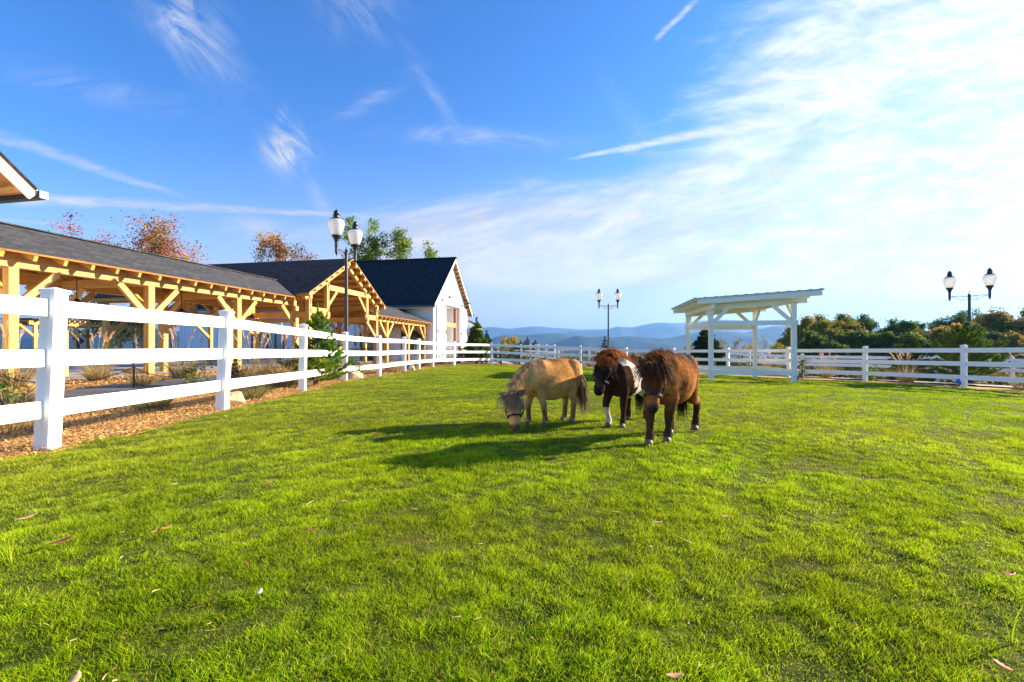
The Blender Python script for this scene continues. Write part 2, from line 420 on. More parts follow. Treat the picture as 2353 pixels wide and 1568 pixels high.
    def mesh(s, name, off=(0, 0, 0)):
        me = bpy.data.meshes.new(name)
        o = np.array(off, float)
        me.from_pydata([(p[0]-o[0], p[1]-o[1], p[2]-o[2]) for p in s.v], [], s.f)
        ul = me.uv_layers.new(name='UVMap'); ul.data.foreach_set('uv', np.array(s.uv, float).ravel())
        me.update(); return me
    def build(s, name, m, parent=None, off=(0, 0, 0), smooth=False, bevel=0.0):
        if parent is not None and parent.type == 'EMPTY' and off == 'w': off = tuple(parent.location)
        me = s.mesh(name, off)
        me.materials.append(m)
        o = bpy.data.objects.new(name, me); C.objects.link(o)
        if smooth: me.polygons.foreach_set('use_smooth', [True]*len(me.polygons))
        if parent is not None: o.parent = parent
        if bevel:
            bv = o.modifiers.new('b', 'BEVEL'); bv.width = bevel; bv.segments = 2; bv.limit_method = 'ANGLE'
        return o
def npmesh(name, V, F, m, col=None, parent=None, smooth=False, loc=None):
    """V (n,3), F (m,k) all faces with k corners, col (n,3) per vertex"""
    me = bpy.data.meshes.new(name)
    V = np.ascontiguousarray(V, dtype=np.float32); F = np.ascontiguousarray(F, dtype=np.int32)
    k = F.shape[1]
    me.vertices.add(len(V)); me.vertices.foreach_set('co', V.ravel())
    me.loops.add(F.size); me.loops.foreach_set('vertex_index', F.ravel())
    me.polygons.add(len(F)); me.polygons.foreach_set('loop_start', np.arange(0, F.size, k, dtype=np.int32))
    me.polygons.foreach_set('loop_total', np.full(len(F), k, dtype=np.int32))
    if smooth: me.polygons.foreach_set('use_smooth', np.ones(len(F), dtype=bool))
    me.update(calc_edges=True)
    if col is not None:
        ca = me.color_attributes.new('Col', 'FLOAT_COLOR', 'POINT')
        cc = np.ones((len(V), 4), np.float32); cc[:, :3] = col; ca.data.foreach_set('color', cc.ravel())
    me.materials.append(m)
    o = bpy.data.objects.new(name, me); C.objects.link(o)
    if parent is not None: o.parent = parent
    if loc is not None: o.location = loc
    return o
# smooth value noise in numpy
_perm = np.random.default_rng(5).random((256, 256))
def vnoise(x, y):
    xi = np.floor(x).astype(int); yi = np.floor(y).astype(int); fx = x-xi; fy = y-yi
    fx = fx*fx*(3-2*fx); fy = fy*fy*(3-2*fy)
    g = lambda a, b: _perm[a & 255, b & 255]
    return (g(xi, yi)*(1-fx)+g(xi+1, yi)*fx)*(1-fy)+(g(xi, yi+1)*(1-fx)+g(xi+1, yi+1)*fx)*fy
def fbm(x, y, o=4):
    s = 0; a = .5; t = 0
    for i in range(o): s = s+a*vnoise(x*2**i+17*i, y*2**i+31*i); t += a; a *= .5
    return s/t

# ------------------------------------------------------------------ the ground
FP = [(105, 4.03, -.875), (508, 6.49, -.865), (694, 9.60, -.90), (792, 13.1, -.94), (870.5, 15.7, -.97), (928.5, 18.35, -.95), (962, 20.9, -.97),
      (993.7, 23.8, -.99), (1043, 26.7, -1.02), (1130, 28.4, -1.04), (1231.7, 28.8, -1.17), (1334, 29.0, -1.23), (1439, 27.3, -1.37),
      (1548, 25.2, -1.40), (1673, 22.9, -1.38), (1812, 20.45, -1.35), (1988.5, 17.98, -1.33), (2215, 14.9, -1.30)]
FENCE = [((X-1176.5)/FPX*d, d, 1+z) for X, d, z in FP]
FENCE = [(-4.05, -3.6, .12), (-4.07, -1.0, .125), (-4.1, 1.55, .125)] + FENCE + [(15.3, 11.9, -.27), (15.7, 8.9, -.2), (15.9, 5.8, -.15)]
CP = FENCE + [(1.4, 4.4, .045), (.5, 5.8, .035), (1.9, 5.2, .035), (1.3, 5.9, .03), (0, 1, .07), (-2, 1.5, .10), (3, 1.5, .05), (0, 3, .055), (-2.5, 4, .09), (-2.3, 7, .10),
      (3.5, 3.5, .02), (4.5, 7, -.03), (7, 10, -.13), (8, 4, -.06), (1, 12, .02), (1.5, 20, -.02), (-2, 14, .07), (10.5, 17, -.30), (7.6, 17.5, -.22), (11.1, 20.8, -.36), (8.2, 21.3, -.36),
      (20.6, 22.1, -.76), (22.5, 20, -.78), (16.6, 26, -.75), (10.4, 31.5, -.50), (3.4, 33.5, -.33), (.9, 44, -.1), (-10, 12, .13), (-12, 20, .08), (-9, 28, .03), (-7, 36, 0), (-20, 20, .1), (-20, 40, 0), (-35, 40, 0), (-35, 15, .1), (-40, 0, .1), (0, -20, .1), (40, 0, -.8), (45, 30, -1.2), (30, 45, -1.6), (0, 60, -.6), (-30, 60, -.4)]
CPA = np.array(CP)
def G(x, y):
    x = np.asarray(x, float); y = np.asarray(y, float)
    X = x.ravel()[:, None]; Y = y.ravel()[:, None]; out = np.empty(X.shape[0])
    for s in range(0, len(out), 20000):
        d2 = (X[s:s+20000]-CPA[:, 0])**2+(Y[s:s+20000]-CPA[:, 1])**2
        w = np.exp(-d2/(2*1.7**2))+.05*np.exp(-d2/(2*5.**2))+2e-3/(1+d2*.02)**2
        out[s:s+20000] = (w*CPA[:, 2]).sum(1)/w.sum(1)
    xr = x.ravel(); yr = y.ravel()
    r = np.hypot(xr, yr-8)
    out = out-np.clip(r-58, 0, 500)*.13*np.clip((r-58)/40, 0, 1)
    return out.reshape(x.shape)
def g1(x, y): return float(G(np.array([x]), np.array([y]))[0])
def bumps(x, y):
    """shallow ridges across the lawn"""
    u = x*.62+y*.78; v = -x*.78+y*.62
    return .034*(fbm(u*.9+3, v*2.6+5, 3)-.5)+.020*(fbm(u*1.5+3, v*6.2+5, 2)-.5)+.016*(fbm(x*3.1, y*3.1, 2)-.5)
def grow(a, b, first, ratio):
    out = [a]; st = first
    while abs(out[-1]) < abs(b): out.append(out[-1]+math.copysign(st, b)); st *= ratio
    return out
gx = sorted(set([-q for q in grow(0, 16000, .9, 1.09)]+grow(0, 16000, .9, 1.09)))
gy = sorted(set([8-q for q in grow(0, 9000, 1.2, 1.12)]+[8+q for q in grow(0, 20000, .9, 1.08)]))
def grid_obj(name, xs, ys, zf, m, kind='structure'):
    XX, YY = np.meshgrid(xs, ys, indexing='ij'); Z = zf(XX, YY)
    nx, ny = XX.shape; V = np.stack([XX, YY, Z], -1).reshape(-1, 3)
    i, j = np.meshgrid(np.arange(nx-1), np.arange(ny-1), indexing='ij'); a = (i*ny+j).ravel()
    o = npmesh(name, V, np.stack([a, a+ny, a+ny+1, a+1], 1), m, smooth=True)
    if kind: o['kind'] = kind
    return o
def ground_mat():
    mt, nt, b = new_mat('rough_ground'); N = nt.nodes.new; L = nt.links.new
    tc = N('ShaderNodeTexCoord')
    n1 = N('ShaderNodeTexNoise'); n1.inputs['Scale'].default_value = .25; n1.inputs['Detail'].default_value = 8; L(tc.outputs['Object'], n1.inputs['Vector'])
    r1 = N('ShaderNodeValToRGB'); L(n1.outputs['Fac'], r1.inputs[0])
    e = r1.color_ramp.elements; e[0].position = .35; e[0].color = (.05, .075, .02, 1); e[1].position = .65; e[1].color = (.13, .10, .05, 1)
    n2 = N('ShaderNodeTexNoise'); n2.inputs['Scale'].default_value = .012; n2.inputs['Detail'].default_value = 10; n2.inputs['Roughness'].default_value = .7; L(tc.outputs['Object'], n2.inputs['Vector'])
    r2 = N('ShaderNodeValToRGB'); L(n2.outputs['Fac'], r2.inputs[0])
    e = r2.color_ramp.elements; e[0].position = .42; e[0].color = (.022, .045, .018, 1); e[1].position = .62; e[1].color = (.09, .10, .045, 1)
    ge = N('ShaderNodeNewGeometry'); ln = N('ShaderNodeVectorMath'); ln.operation = 'LENGTH'; L(ge.outputs['Position'], ln.inputs[0])
    mr = N('ShaderNodeMapRange'); L(ln.outputs['Value'], mr.inputs[0]); mr.inputs[1].default_value = 60; mr.inputs[2].default_value = 110
    mx = N('ShaderNodeMix'); mx.data_type = 'RGBA'; L(mr.outputs[0], mx.inputs[0]); L(r1.outputs[0], mx.inputs[6]); L(r2.outputs[0], mx.inputs[7])
    L(mx.outputs[2], b.inputs['Base Color']); b.inputs['Roughness'].default_value = .95; b.inputs['Specular IOR Level'].default_value = .1
    bp = N('ShaderNodeBump'); bp.inputs['Strength'].default_value = .5; bp.inputs['Distance'].default_value = .1
    L(n1.outputs['Fac'], bp.inputs['Height']); L(bp.outputs[0], b.inputs['Normal'])
    return mt
grid_obj('ground', gx, gy, lambda x, y: G(x, y)-.06, ground_mat())

# fence line helpers
FA = np.array(FENCE)
def catmull(P, n=8, closed=False):
    P = [np.array(p, float) for p in P]; out = []
    for i in range(len(P)-1):
        p0 = P[max(i-1, 0)]; p1 = P[i]; p2 = P[i+1]; p3 = P[min(i+2, len(P)-1)]
        for k in range(n):
            t = k/n; out.append(.5*((2*p1)+(-p0+p2)*t+(2*p0-5*p1+4*p2-p3)*t*t+(-p0+3*p1-3*p2+p3)*t**3))
    out.append(P[-1]); return np.array(out)
LINE = catmull([p[:2] for p in FENCE], 6)
def offset_line(line, d):
    T = np.gradient(line, axis=0); T /= np.linalg.norm(T, axis=1)[:, None]
    Nn = np.stack([-T[:, 1], T[:, 0]], 1)       # left of the walking direction = outside the paddock
    return line+Nn*(d if np.isscalar(d) else d[:, None])
def strip(name, line, d0, d1, m, lift, nd=8, kind='structure', zwave=0.0):
    rows = []
    for k in range(nd+1):
        dd = d0+(d1-d0)*k/nd
        rows.append(offset_line(line, dd))
    A = np.array(rows)                      # nd+1, n, 2
    Z = G(A[..., 0], A[..., 1])+lift
    if zwave: Z = Z+zwave*(fbm(A[..., 0]*2, A[..., 1]*2)-.5)
    V = np.concatenate([A, Z[..., None]], -1).reshape(-1, 3); n = line.shape[0]
    i, j = np.meshgrid(np.arange(nd), np.arange(n-1), indexing='ij'); a = (i*n+j).ravel()
    o = npmesh(name, V, np.stack([a, a+1, a+n+1, a+n], 1), m, smooth=True); o['kind'] = kind; return o
# lawn soil inside the fence: star-shaped sheet
def soil_mat():
    mt, nt, b = new_mat('lawn_soil'); N = nt.nodes.new; L = nt.links.new
    tc = N('ShaderNodeTexCoord')
    n1 = N('ShaderNodeTexNoise'); n1.inputs['Scale'].default_value = 14; n1.inputs['Detail'].default_value = 8; L(tc.outputs['Object'], n1.inputs['Vector'])
    r1 = N('ShaderNodeValToRGB'); L(n1.outputs['Fac'], r1.inputs[0])
    e = r1.color_ramp.elements; e[0].position = .35; e[0].color = (.035, .048, .010, 1); e[1].position = .65; e[1].color = (.11, .13, .02, 1)
    L(r1.outputs[0], b.inputs['Base Color']); b.inputs['Roughness'].default_value = 1; b.inputs['Specular IOR Level'].default_value = .05
    bp = N('ShaderNodeBump'); bp.inputs['Strength'].default_value = .6; bp.inputs['Distance'].default_value = .03
    L(n1.outputs['Fac'], bp.inputs['Height']); L(bp.outputs[0], b.inputs['Normal'])
    return mt
lawn_edge = offset_line(LINE, -.05-.07*np.clip(1-np.arange(len(LINE))/70, 0, 1)+.10*(fbm(LINE[:, 0]*1.3, LINE[:, 1]*1.3)-.5))
lawn_edge = np.vstack([lawn_edge, [(15.6, -3.6)]])
poly_edge = lawn_edge
LC = np.array((.8, 2.4))
_c = np.vstack([lawn_edge, lawn_edge[:1]]); _s = np.r_[0, np.cumsum(np.linalg.norm(np.diff(_c, axis=0), axis=1))]
_q = np.linspace(0, _s[-1], 601)[:-1]; lawn_edge = np.stack([np.interp(_q, _s, _c[:, 0]), np.interp(_q, _s, _c[:, 1])], 1)
rad = np.linspace(0, 1, 260)**1.5
A = LC+(lawn_edge-LC)[None]*rad[:, None, None]
Zl = G(A[..., 0], A[..., 1])+bumps(A[..., 0], A[..., 1])
V = np.concatenate([A, Zl[..., None]], -1).reshape(-1, 3); n_ = lawn_edge.shape[0]
i, j = np.meshgrid(np.arange(len(rad)-1), np.arange(n_-1), indexing='ij'); a = (i*n_+j).ravel()
F1 = np.stack([a, a+1, a+n_+1, a+n_], 1)
a2 = np.arange(len(rad)-1)*n_
F2 = np.stack([a2+n_-1, a2, a2+n_, a2+2*n_-1], 1)
o = npmesh('lawn', V, np.vstack([F1, F2])[:, ::-1], soil_mat(), smooth=True); o['kind'] = 'structure'

def mulch_mat():
    mt, nt, b = new_mat('mulch_bed'); N = nt.nodes.new; L = nt.links.new
    tc = N('ShaderNodeTexCoord')
    v = N('ShaderNodeTexVoronoi'); v.inputs['Scale'].default_value = 26; L(tc.outputs['Object'], v.inputs['Vector'])
    n1 = N('ShaderNodeTexNoise'); n1.inputs['Scale'].default_value = 3; n1.inputs['Detail'].default_value = 8; L(tc.outputs['Object'], n1.inputs['Vector'])
    r1 = N('ShaderNodeValToRGB'); L(v.outputs['Color'], r1.inputs[0])
    e = r1.color_ramp.elements; e[0].position = .15; e[0].color = (.18, .085, .026, 1); e[1].position = .9; e[1].color = (.58, .32, .09, 1)
    L(r1.outputs[0], b.inputs['Base Color']); b.inputs['Roughness'].default_value = .95
    bp = N('ShaderNodeBump'); bp.inputs['Strength'].default_value = .9; bp.inputs['Distance'].default_value = .03
    L(v.outputs['Distance'], bp.inputs['Height']); L(bp.outputs[0], b.inputs['Normal'])
    return mt
MUL = mulch_mat()
strip('mulch_bed', LINE[:100], -.22, 1.75, MUL, .0, 8, zwave=.02)
strip('mulch_bed', LINE[99:], -.12, 1.0, MUL, .0, 6, zwave=.02)
strip('path', LINE[:130], 1.65, 4.9, M['asphalt'], .012, 8)
strip('mulch_bed', LINE[:130], 4.8, 7.2, MUL, .008, 8, zwave=.03)
strip('path', LINE[108:], 1.65, 2.5, M['concrete'], .012, 6)
# paved apron round the buildings
def quad_sheet(name, pts, m, lift, n=24, kind='structure'):
    P = [np.array(p, float) for p in pts]; s = np.linspace(0, 1, n)
    A = np.array([[(1-u)*((1-v)*P[0]+v*P[3])+u*((1-v)*P[1]+v*P[2]) for v in s] for u in s])
    Z = G(A[..., 0], A[..., 1])+lift
    V = np.concatenate([A, Z[..., None]], -1).reshape(-1, 3)
    i, j = np.meshgrid(np.arange(n-1), np.arange(n-1), indexing='ij'); a = (i*n+j).ravel()
    o = npmesh(name, V, np.stack([a, a+n, a+n+1, a+1], 1), m, smooth=True); o['kind'] = kind; return o
quad_sheet('pavement', [(-42, -2), (-11.2, -2), (-6.3, 26.2), (-42, 34)], M['concrete'], -.012)
quad_sheet('pavement', [(-42, 33), (-6.6, 26.4), (-3.4, 52), (-42, 62)], M['concrete'], -.014)
quad_sheet('pavement', [(-8, 29.6), (2.2, 31.4), (0.2, 52), (-6, 52)], M['concrete'], -.006)
def chips(name, line, d0, d1, n, smin, smax, seed):
    r = np.random.default_rng(seed)
    k = r.random(n)**1.0*(len(line)-2); i0 = k.astype(int); f = k-i0
    T = np.gradient(line, axis=0); T /= np.linalg.norm(T, axis=1)[:, None]; Nn = np.stack([-T[:, 1], T[:, 0]], 1)
    p = line[i0]*(1-f[:, None])+line[i0+1]*f[:, None]+Nn[i0]*(d0+(d1-d0)*r.random(n))[:, None]
    z = G(p[:, 0], p[:, 1])+.018+r.random(n)*.02
    L = r.uniform(smin, smax, n); Wd = L*r.uniform(.2, .5, n); a = r.random(n)*6.28; tl = r.normal(0, .35, n)
    ca, sa = np.cos(a), np.sin(a)
    V = np.zeros((n, 4, 3))
    for q, (u, v) in enumerate(((-1, -.6), (1, -1), (.8, 1), (-1, .8))):
        V[:, q, 0] = p[:, 0]+ca*L*u-sa*Wd*v; V[:, q, 1] = p[:, 1]+sa*L*u+ca*Wd*v; V[:, q, 2] = z+tl*L*u+.3*Wd*v*r.normal(0, 1, n)
    t = r.random(n)[:, None]; c = np.array((.74, .42, .12))*(1-t)+np.array((.34, .16, .045))*t
    t2 = (r.random(n) < .15)[:, None]; c = np.where(t2, np.array((.70, .50, .24)), c)
    o = npmesh(name, V.reshape(-1, 3), np.arange(4*n).reshape(-1, 4), M['chips'], np.repeat(c, 4, 0))
    return o
sub = LINE[12:90]
tag(chips('wood_chips', sub[:30], -.2, 1.75, 40000, .006, .019, 3), 'loose orange wood chips strewn beneath the white fence beside the lawn', 'wood chips', kind='stuff')
tag(chips('wood_chips', sub[28:], -.15, 1.7, 14000, .015, .04, 4), 'loose orange wood chips between the path and the far stretch of white fence', 'wood chips', kind='stuff')
tag(chips('wood_chips', sub[:60], 4.8, 7.2, 14000, .02, .05, 5), 'loose orange wood chips in the bed across the grey path', 'wood chips', kind='stuff')

# ------------------------------------------------------------------ mountains
def mountain(name, d, prof, col, seed, depth=.30, rough=.05, base=-70):
    """a wooded range: crest heights taken along its length, with spurs running down its near side"""
    xs = np.linspace(-2600, 5200, 900)
    px = np.array([p[0] for p in prof], float); pz = np.array([p[1] for p in prof], float)
    H = (800-np.interp(xs, px, pz))/FPX*d+1
    H = H*(1+.0*xs)+(fbm(xs*.02+seed, xs*0+seed, 5)-.5)*d*rough*.10
    X0 = (xs-1176.5)/FPX
    T = np.linspace(-1, .55, 26); rows = []
    for t in T:
        dd = d*(1+depth*(t if t < 0 else t))
        s = np.clip(1-abs(t) if t < 0 else 1-t/.55, 0, 1)
        sp = (fbm(xs*.012+seed*3+t*.25, np.full_like(xs, t*1.6+seed), 5)-.5)
        sh = s**.85*(1+sp*2.2*(1-s)*(1 if t < 0 else .4))
        rows.append(np.stack([X0*dd if False else X0*d+0*dd, np.full_like(xs, dd), base+(H-base)*np.clip(sh, 0, 1.0)], -1))
    A = np.array(rows); n = len(xs)
    i, j = np.meshgrid(np.arange(len(T)-1), np.arange(n-1), indexing='ij'); a = (i*n+j).ravel()
    mm = mat(name+'_forest', col, .95, .45, .004*9000/d, .8, .02*9000/d, spec=.05)
    o = npmesh(name, A.reshape(-1, 3), np.stack([a, a+1, a+n+1, a+n], 1), mm, smooth=True); o['kind'] = 'structure'
c5 = lambda c, r: ((1900+c/2.614)/1.741, (1200+r/2.614)/1.741)
near = [(-2600, 790), (-400, 786), (0, 780), (155, 770), (330, 766), (420, 772), (700, 790), (1000, 806), (1180, 806)]+[c5(*q) for q in
       ((700, 475), (780, 460), (900, 425), (1050, 375), (1120, 382), (1200, 395), (1290, 382), (1350, 380), (1450, 390), (1600, 375), (1750, 390), (1950, 405), (2100, 380), (2353, 335))] + \
       [(1646, 759), (1690, 762), (1712, 765), (1745, 756), (1775, 748), (1860, 746), (1960, 756), (2100, 775), (2400, 785), (3200, 780), (5200, 788)]
mid = [(-2600, 770), (-300, 768), (100, 762), (300, 756), (420, 762), (800, 778), (1050, 790)]+[c5(*q) for q in
      ((100, 425), (190, 400), (260, 375), (330, 366), (420, 360), (500, 372), (600, 366), (700, 350), (800, 344), (900, 343), (960, 352), (1020, 372))]+[(1350, 790), (1500, 800), (5200, 800)]
far1 = [(-2600, 775), (500, 772), (1100, 800), (1200, 780)]+[c5(*q) for q in
       ((900, 360), (1000, 330), (1150, 322), (1300, 312), (1400, 306), (1480, 280), (1560, 283), (1660, 285), (1800, 255), (1960, 238), (2080, 243), (2160, 243), (2260, 228), (2353, 220))]+[(1646, 734), (1700, 737), (1760, 749), (1900, 762), (2200, 775), (5200, 780)]
far2 = [(-2600, 772), (300, 768), (800, 765)]+[c5(*q) for q in
       ((60, 292), (110, 284), (160, 283), (260, 292), (370, 300), (440, 290), (520, 284), (600, 275), (700, 277), (760, 283), (870, 292), (1050, 300), (1210, 307), (1380, 316))]+[(1500, 770), (5200, 778)]
mountain('mountains', 4200, near, (.016, .036, .030), 1.3, .22, .03, -90)
mountain('mountains', 5400, mid, (.035, .060, .03), 4.7, .18, .03, -90)
mountain('mountains', 8000, far1, (.04, .06, .035), 7.9, .18, .03, -90)
mountain('mountains', 11000, far2, (.04, .06, .035), 12.1, .15, .03, -90)

# ------------------------------------------------------------------ fences
def fence(name, pts, label, h=1.37, lean=None):
    lean = lean or {}; LN = [np.array((lean.get(k, 0.0), 0, 0)) for k in range(len(pts))]
    t = thing(name, label, 'fence', (pts[0][0], pts[0][1], pts[0][2]), 0)
    off = pts[0]
    P = [np.array(p, float) for p in pts]
    for k, p in enumerate(P):
        d = vn((P[min(k+1, len(P)-1)]-P[max(k-1, 0)])*(1, 1, 0)); s = np.array((-d[1], d[0], 0))
        m = MB(); w = .064
        ln = LN[k]; m.obox(p+(0, 0, h/2-.15)+ln*.5, np.array((0, 0, h/2+.15))+ln*.5, d*w, s*w)
        po = m.build('post', M['vinyl'], t, off, bevel=.006)
        cp = MB()
        z = p[2]+h
        a = w+.009
        lo = [p*(1, 1, 0)+ln+d*a*sx+s*a*sy for sx, sy in ((-1, -1), (1, -1), (1, 1), (-1, 1))]
        b0 = [q+(0, 0, z-.012) for q in lo]; b1 = [q+(0, 0, z+.018) for q in lo]; tp = p*(1, 1, 0)+ln+np.array((0, 0, z+.045))
        vs = b0+b1+[tp]
        fs = [(3, 2, 1, 0), (0, 1, 5, 4), (1, 2, 6, 5), (2, 3, 7, 6), (3, 0, 4, 7), (4, 5, 8), (5, 6, 8), (6, 7, 8), (7, 4, 8)]
        cp.add(vs, fs, [(0, 0)]*(4*5+3*4))
        co = cp.build('cap', M['vinyl'], po, off)
    for k in range(len(P)-1):
        a, b = P[k], P[k+1]; d = vn(b-a)
        for zc in (1.225, .785, .335):
            m = MB(); q = d*(.064-.004)
            m.beam(a+q+(0, 0, zc*h/1.37)+LN[k]*zc/1.37, b-q+(0, 0, zc*h/1.37)+LN[k+1]*zc/1.37, .04, .152)
            m.build('rail', M['vinyl'], t, off, bevel=.006)
    return t
fence('paddock_fence', FENCE, 'white three-rail vinyl fence curving round the lawn with the ponies', lean={0: .07, 1: .07, 2: .075, 3: .08, 4: .08, 5: .03, 6: .01})
BACK = [(23.6, 18.2), (22.2, 20.2), (20.6, 22.1), (18.7, 24.2), (16.7, 26.2), (14.7, 28.2), (12.6, 30), (10.4, 31.4), (8.0, 32.4), (5.6, 33.0), (3.4, 33.5)]
fence('outer_fence', [(x, y, {0: -.80}.get(0)*0+g1(x, y)-.02) for x, y in BACK], 'white rail fence beyond the paddock fence, lower and farther off, with dark mesh')
RAMP = [(3.35, 35.6), (2.8, 36.8), (2.3, 39.2), (1.72, 41.7), (.9, 44.4), (.1, 47), (-.35, 49.4), (-.8, 51.9), (-1.6, 53), (-3.2, 54)]
fence('outer_fence', [(x, y, .12-.25*(1-k/9)) for k, (x, y) in enumerate(RAMP)], 'short white rail fence running away downhill behind the far paddock corner, above the tan pony')

# ------------------------------------------------------------------ buildings (u runs away along the walkway, w faces right)
U = np.array((.196, .981, 0)); U /= np.linalg.norm(U); Wv = np.array((U[1], -U[0], 0)); Zv = np.array((0, 0, 1.))
def K(a, b, z): return U*a+Wv*b+Zv*z
def gk(a, b): p = K(a, b, 0); return g1(p[0], p[1])
def part(name, m, parent, mb, off, **k): return mb.build(name, m, parent, off, **k)

def timber_walkway(label, a0, a1, ridge_a1, posts, bf, width, zb, slope, over=.54, raf=.6, zdrop=0, name='timber_walkway', cut=None, bh=.38):
    zb = zb-zdrop
    off = tuple(K(posts[0], bf, gk(posts[0], bf)))
    t = thing(name, label, 'walkway', off)
    bb = bf-width; bm = bf-width/2; zt = zb+bh
    zs = zt+.15                                   # roof deck height above the beam line
    ze = zs-slope*over; zr = zs+slope*width/2
    for b in (bf, bb):
        for a in posts:
            m = MB(); g = gk(a, b)
            m.beam(K(a, b, g-.2), K(a, b, zb), .2, .2, up=U); part('post', M['wood'], t, m, off, bevel=.008)
            for s in (-1, 1):
                if a+s*.9 < a0 or a+s*.9 > a1+.2: continue
                m = MB(); m.beam(K(a+s*.08, b, zb-.92), K(a+s*.92, b, zb-.02), .11, .16); part('brace', M['wood'], t, m, off, bevel=.005)
        m = MB(); m.beam(K(a0, b, zb+bh/2), K(a1, b, zb+bh/2), .2, bh); part('beam', M['wood'], t, m, off, bevel=.008)
    for a in posts:
        m = MB(); m.beam(K(a, bb, zb+.13), K(a, bf, zb+.13), .18, .24); part('tie_beam', M['wood'], t, m, off, bevel=.005)
        m = MB(); m.beam(K(a, bm, zb+.25), K(a, bm, zr-.15), .16, .16, up=U); part('king_post', M['wood'], t, m, off)
        for s in (-1, 1):
            m = MB(); m.beam(K(a, bm+s*(width/2-.1), zb-.7), K(a, bm+s*(width/2-.85), zb+.02), .10, .14); part('brace', M['wood'], t, m, off)
    n = int((a1-a0)/raf)
    for k in range(n+1):
        a = a0+.1+k*(a1-a0-.2)/n
        for s in (-1, 1):
            m = MB(); m.beam(K(a, bm+s*(width/2+over-.03), ze-.075), K(a, bm, zr-.08), .075, .13, up=U if False else (0, 0, 1)); part('rafter', M['wood'], t, m, off)
    for s in (-1, 1):
        e = bm+s*(width/2+over)
        a_e = a1; a_r = ridge_a1
        P = [K(a0-.15, e, ze), K(a_e, e, ze), K(a_r, bm, zr), K(a0-.15, bm, zr)]
        if s < 0: P = P[::-1]
        m = MB(); m.poly([p+Zv*.045 for p in P], .04); part('roof_boards', M['deckw'], t, m, off)
        m = MB(); m.poly([p+Zv*.075 for p in P], .025); part('shingle_roof', M['shingle'], t, m, off)
    m = MB(); m.beam(K(a0-.15, bm, zr+.09), K(ridge_a1, bm, zr+.09), .2, .03); part('ridge_cap', M['shingle'], t, m, off)
    return t
timber_walkway('long open timber walkway with grey shingle roof behind the near white fence', 7.7, 17.85, 19.6, (8.26, 11.62, 15.09, 18.45), -13.78, 3.4, 2.91, .444)
timber_walkway('farther and lower timber walkway joining the white barn below its big gable', 25.4, 34.30, 34.33, (27.6, 31.1-.15, 34.0), -13.9, 3.4, 2.68, .444, raf=.55, bh=.36)

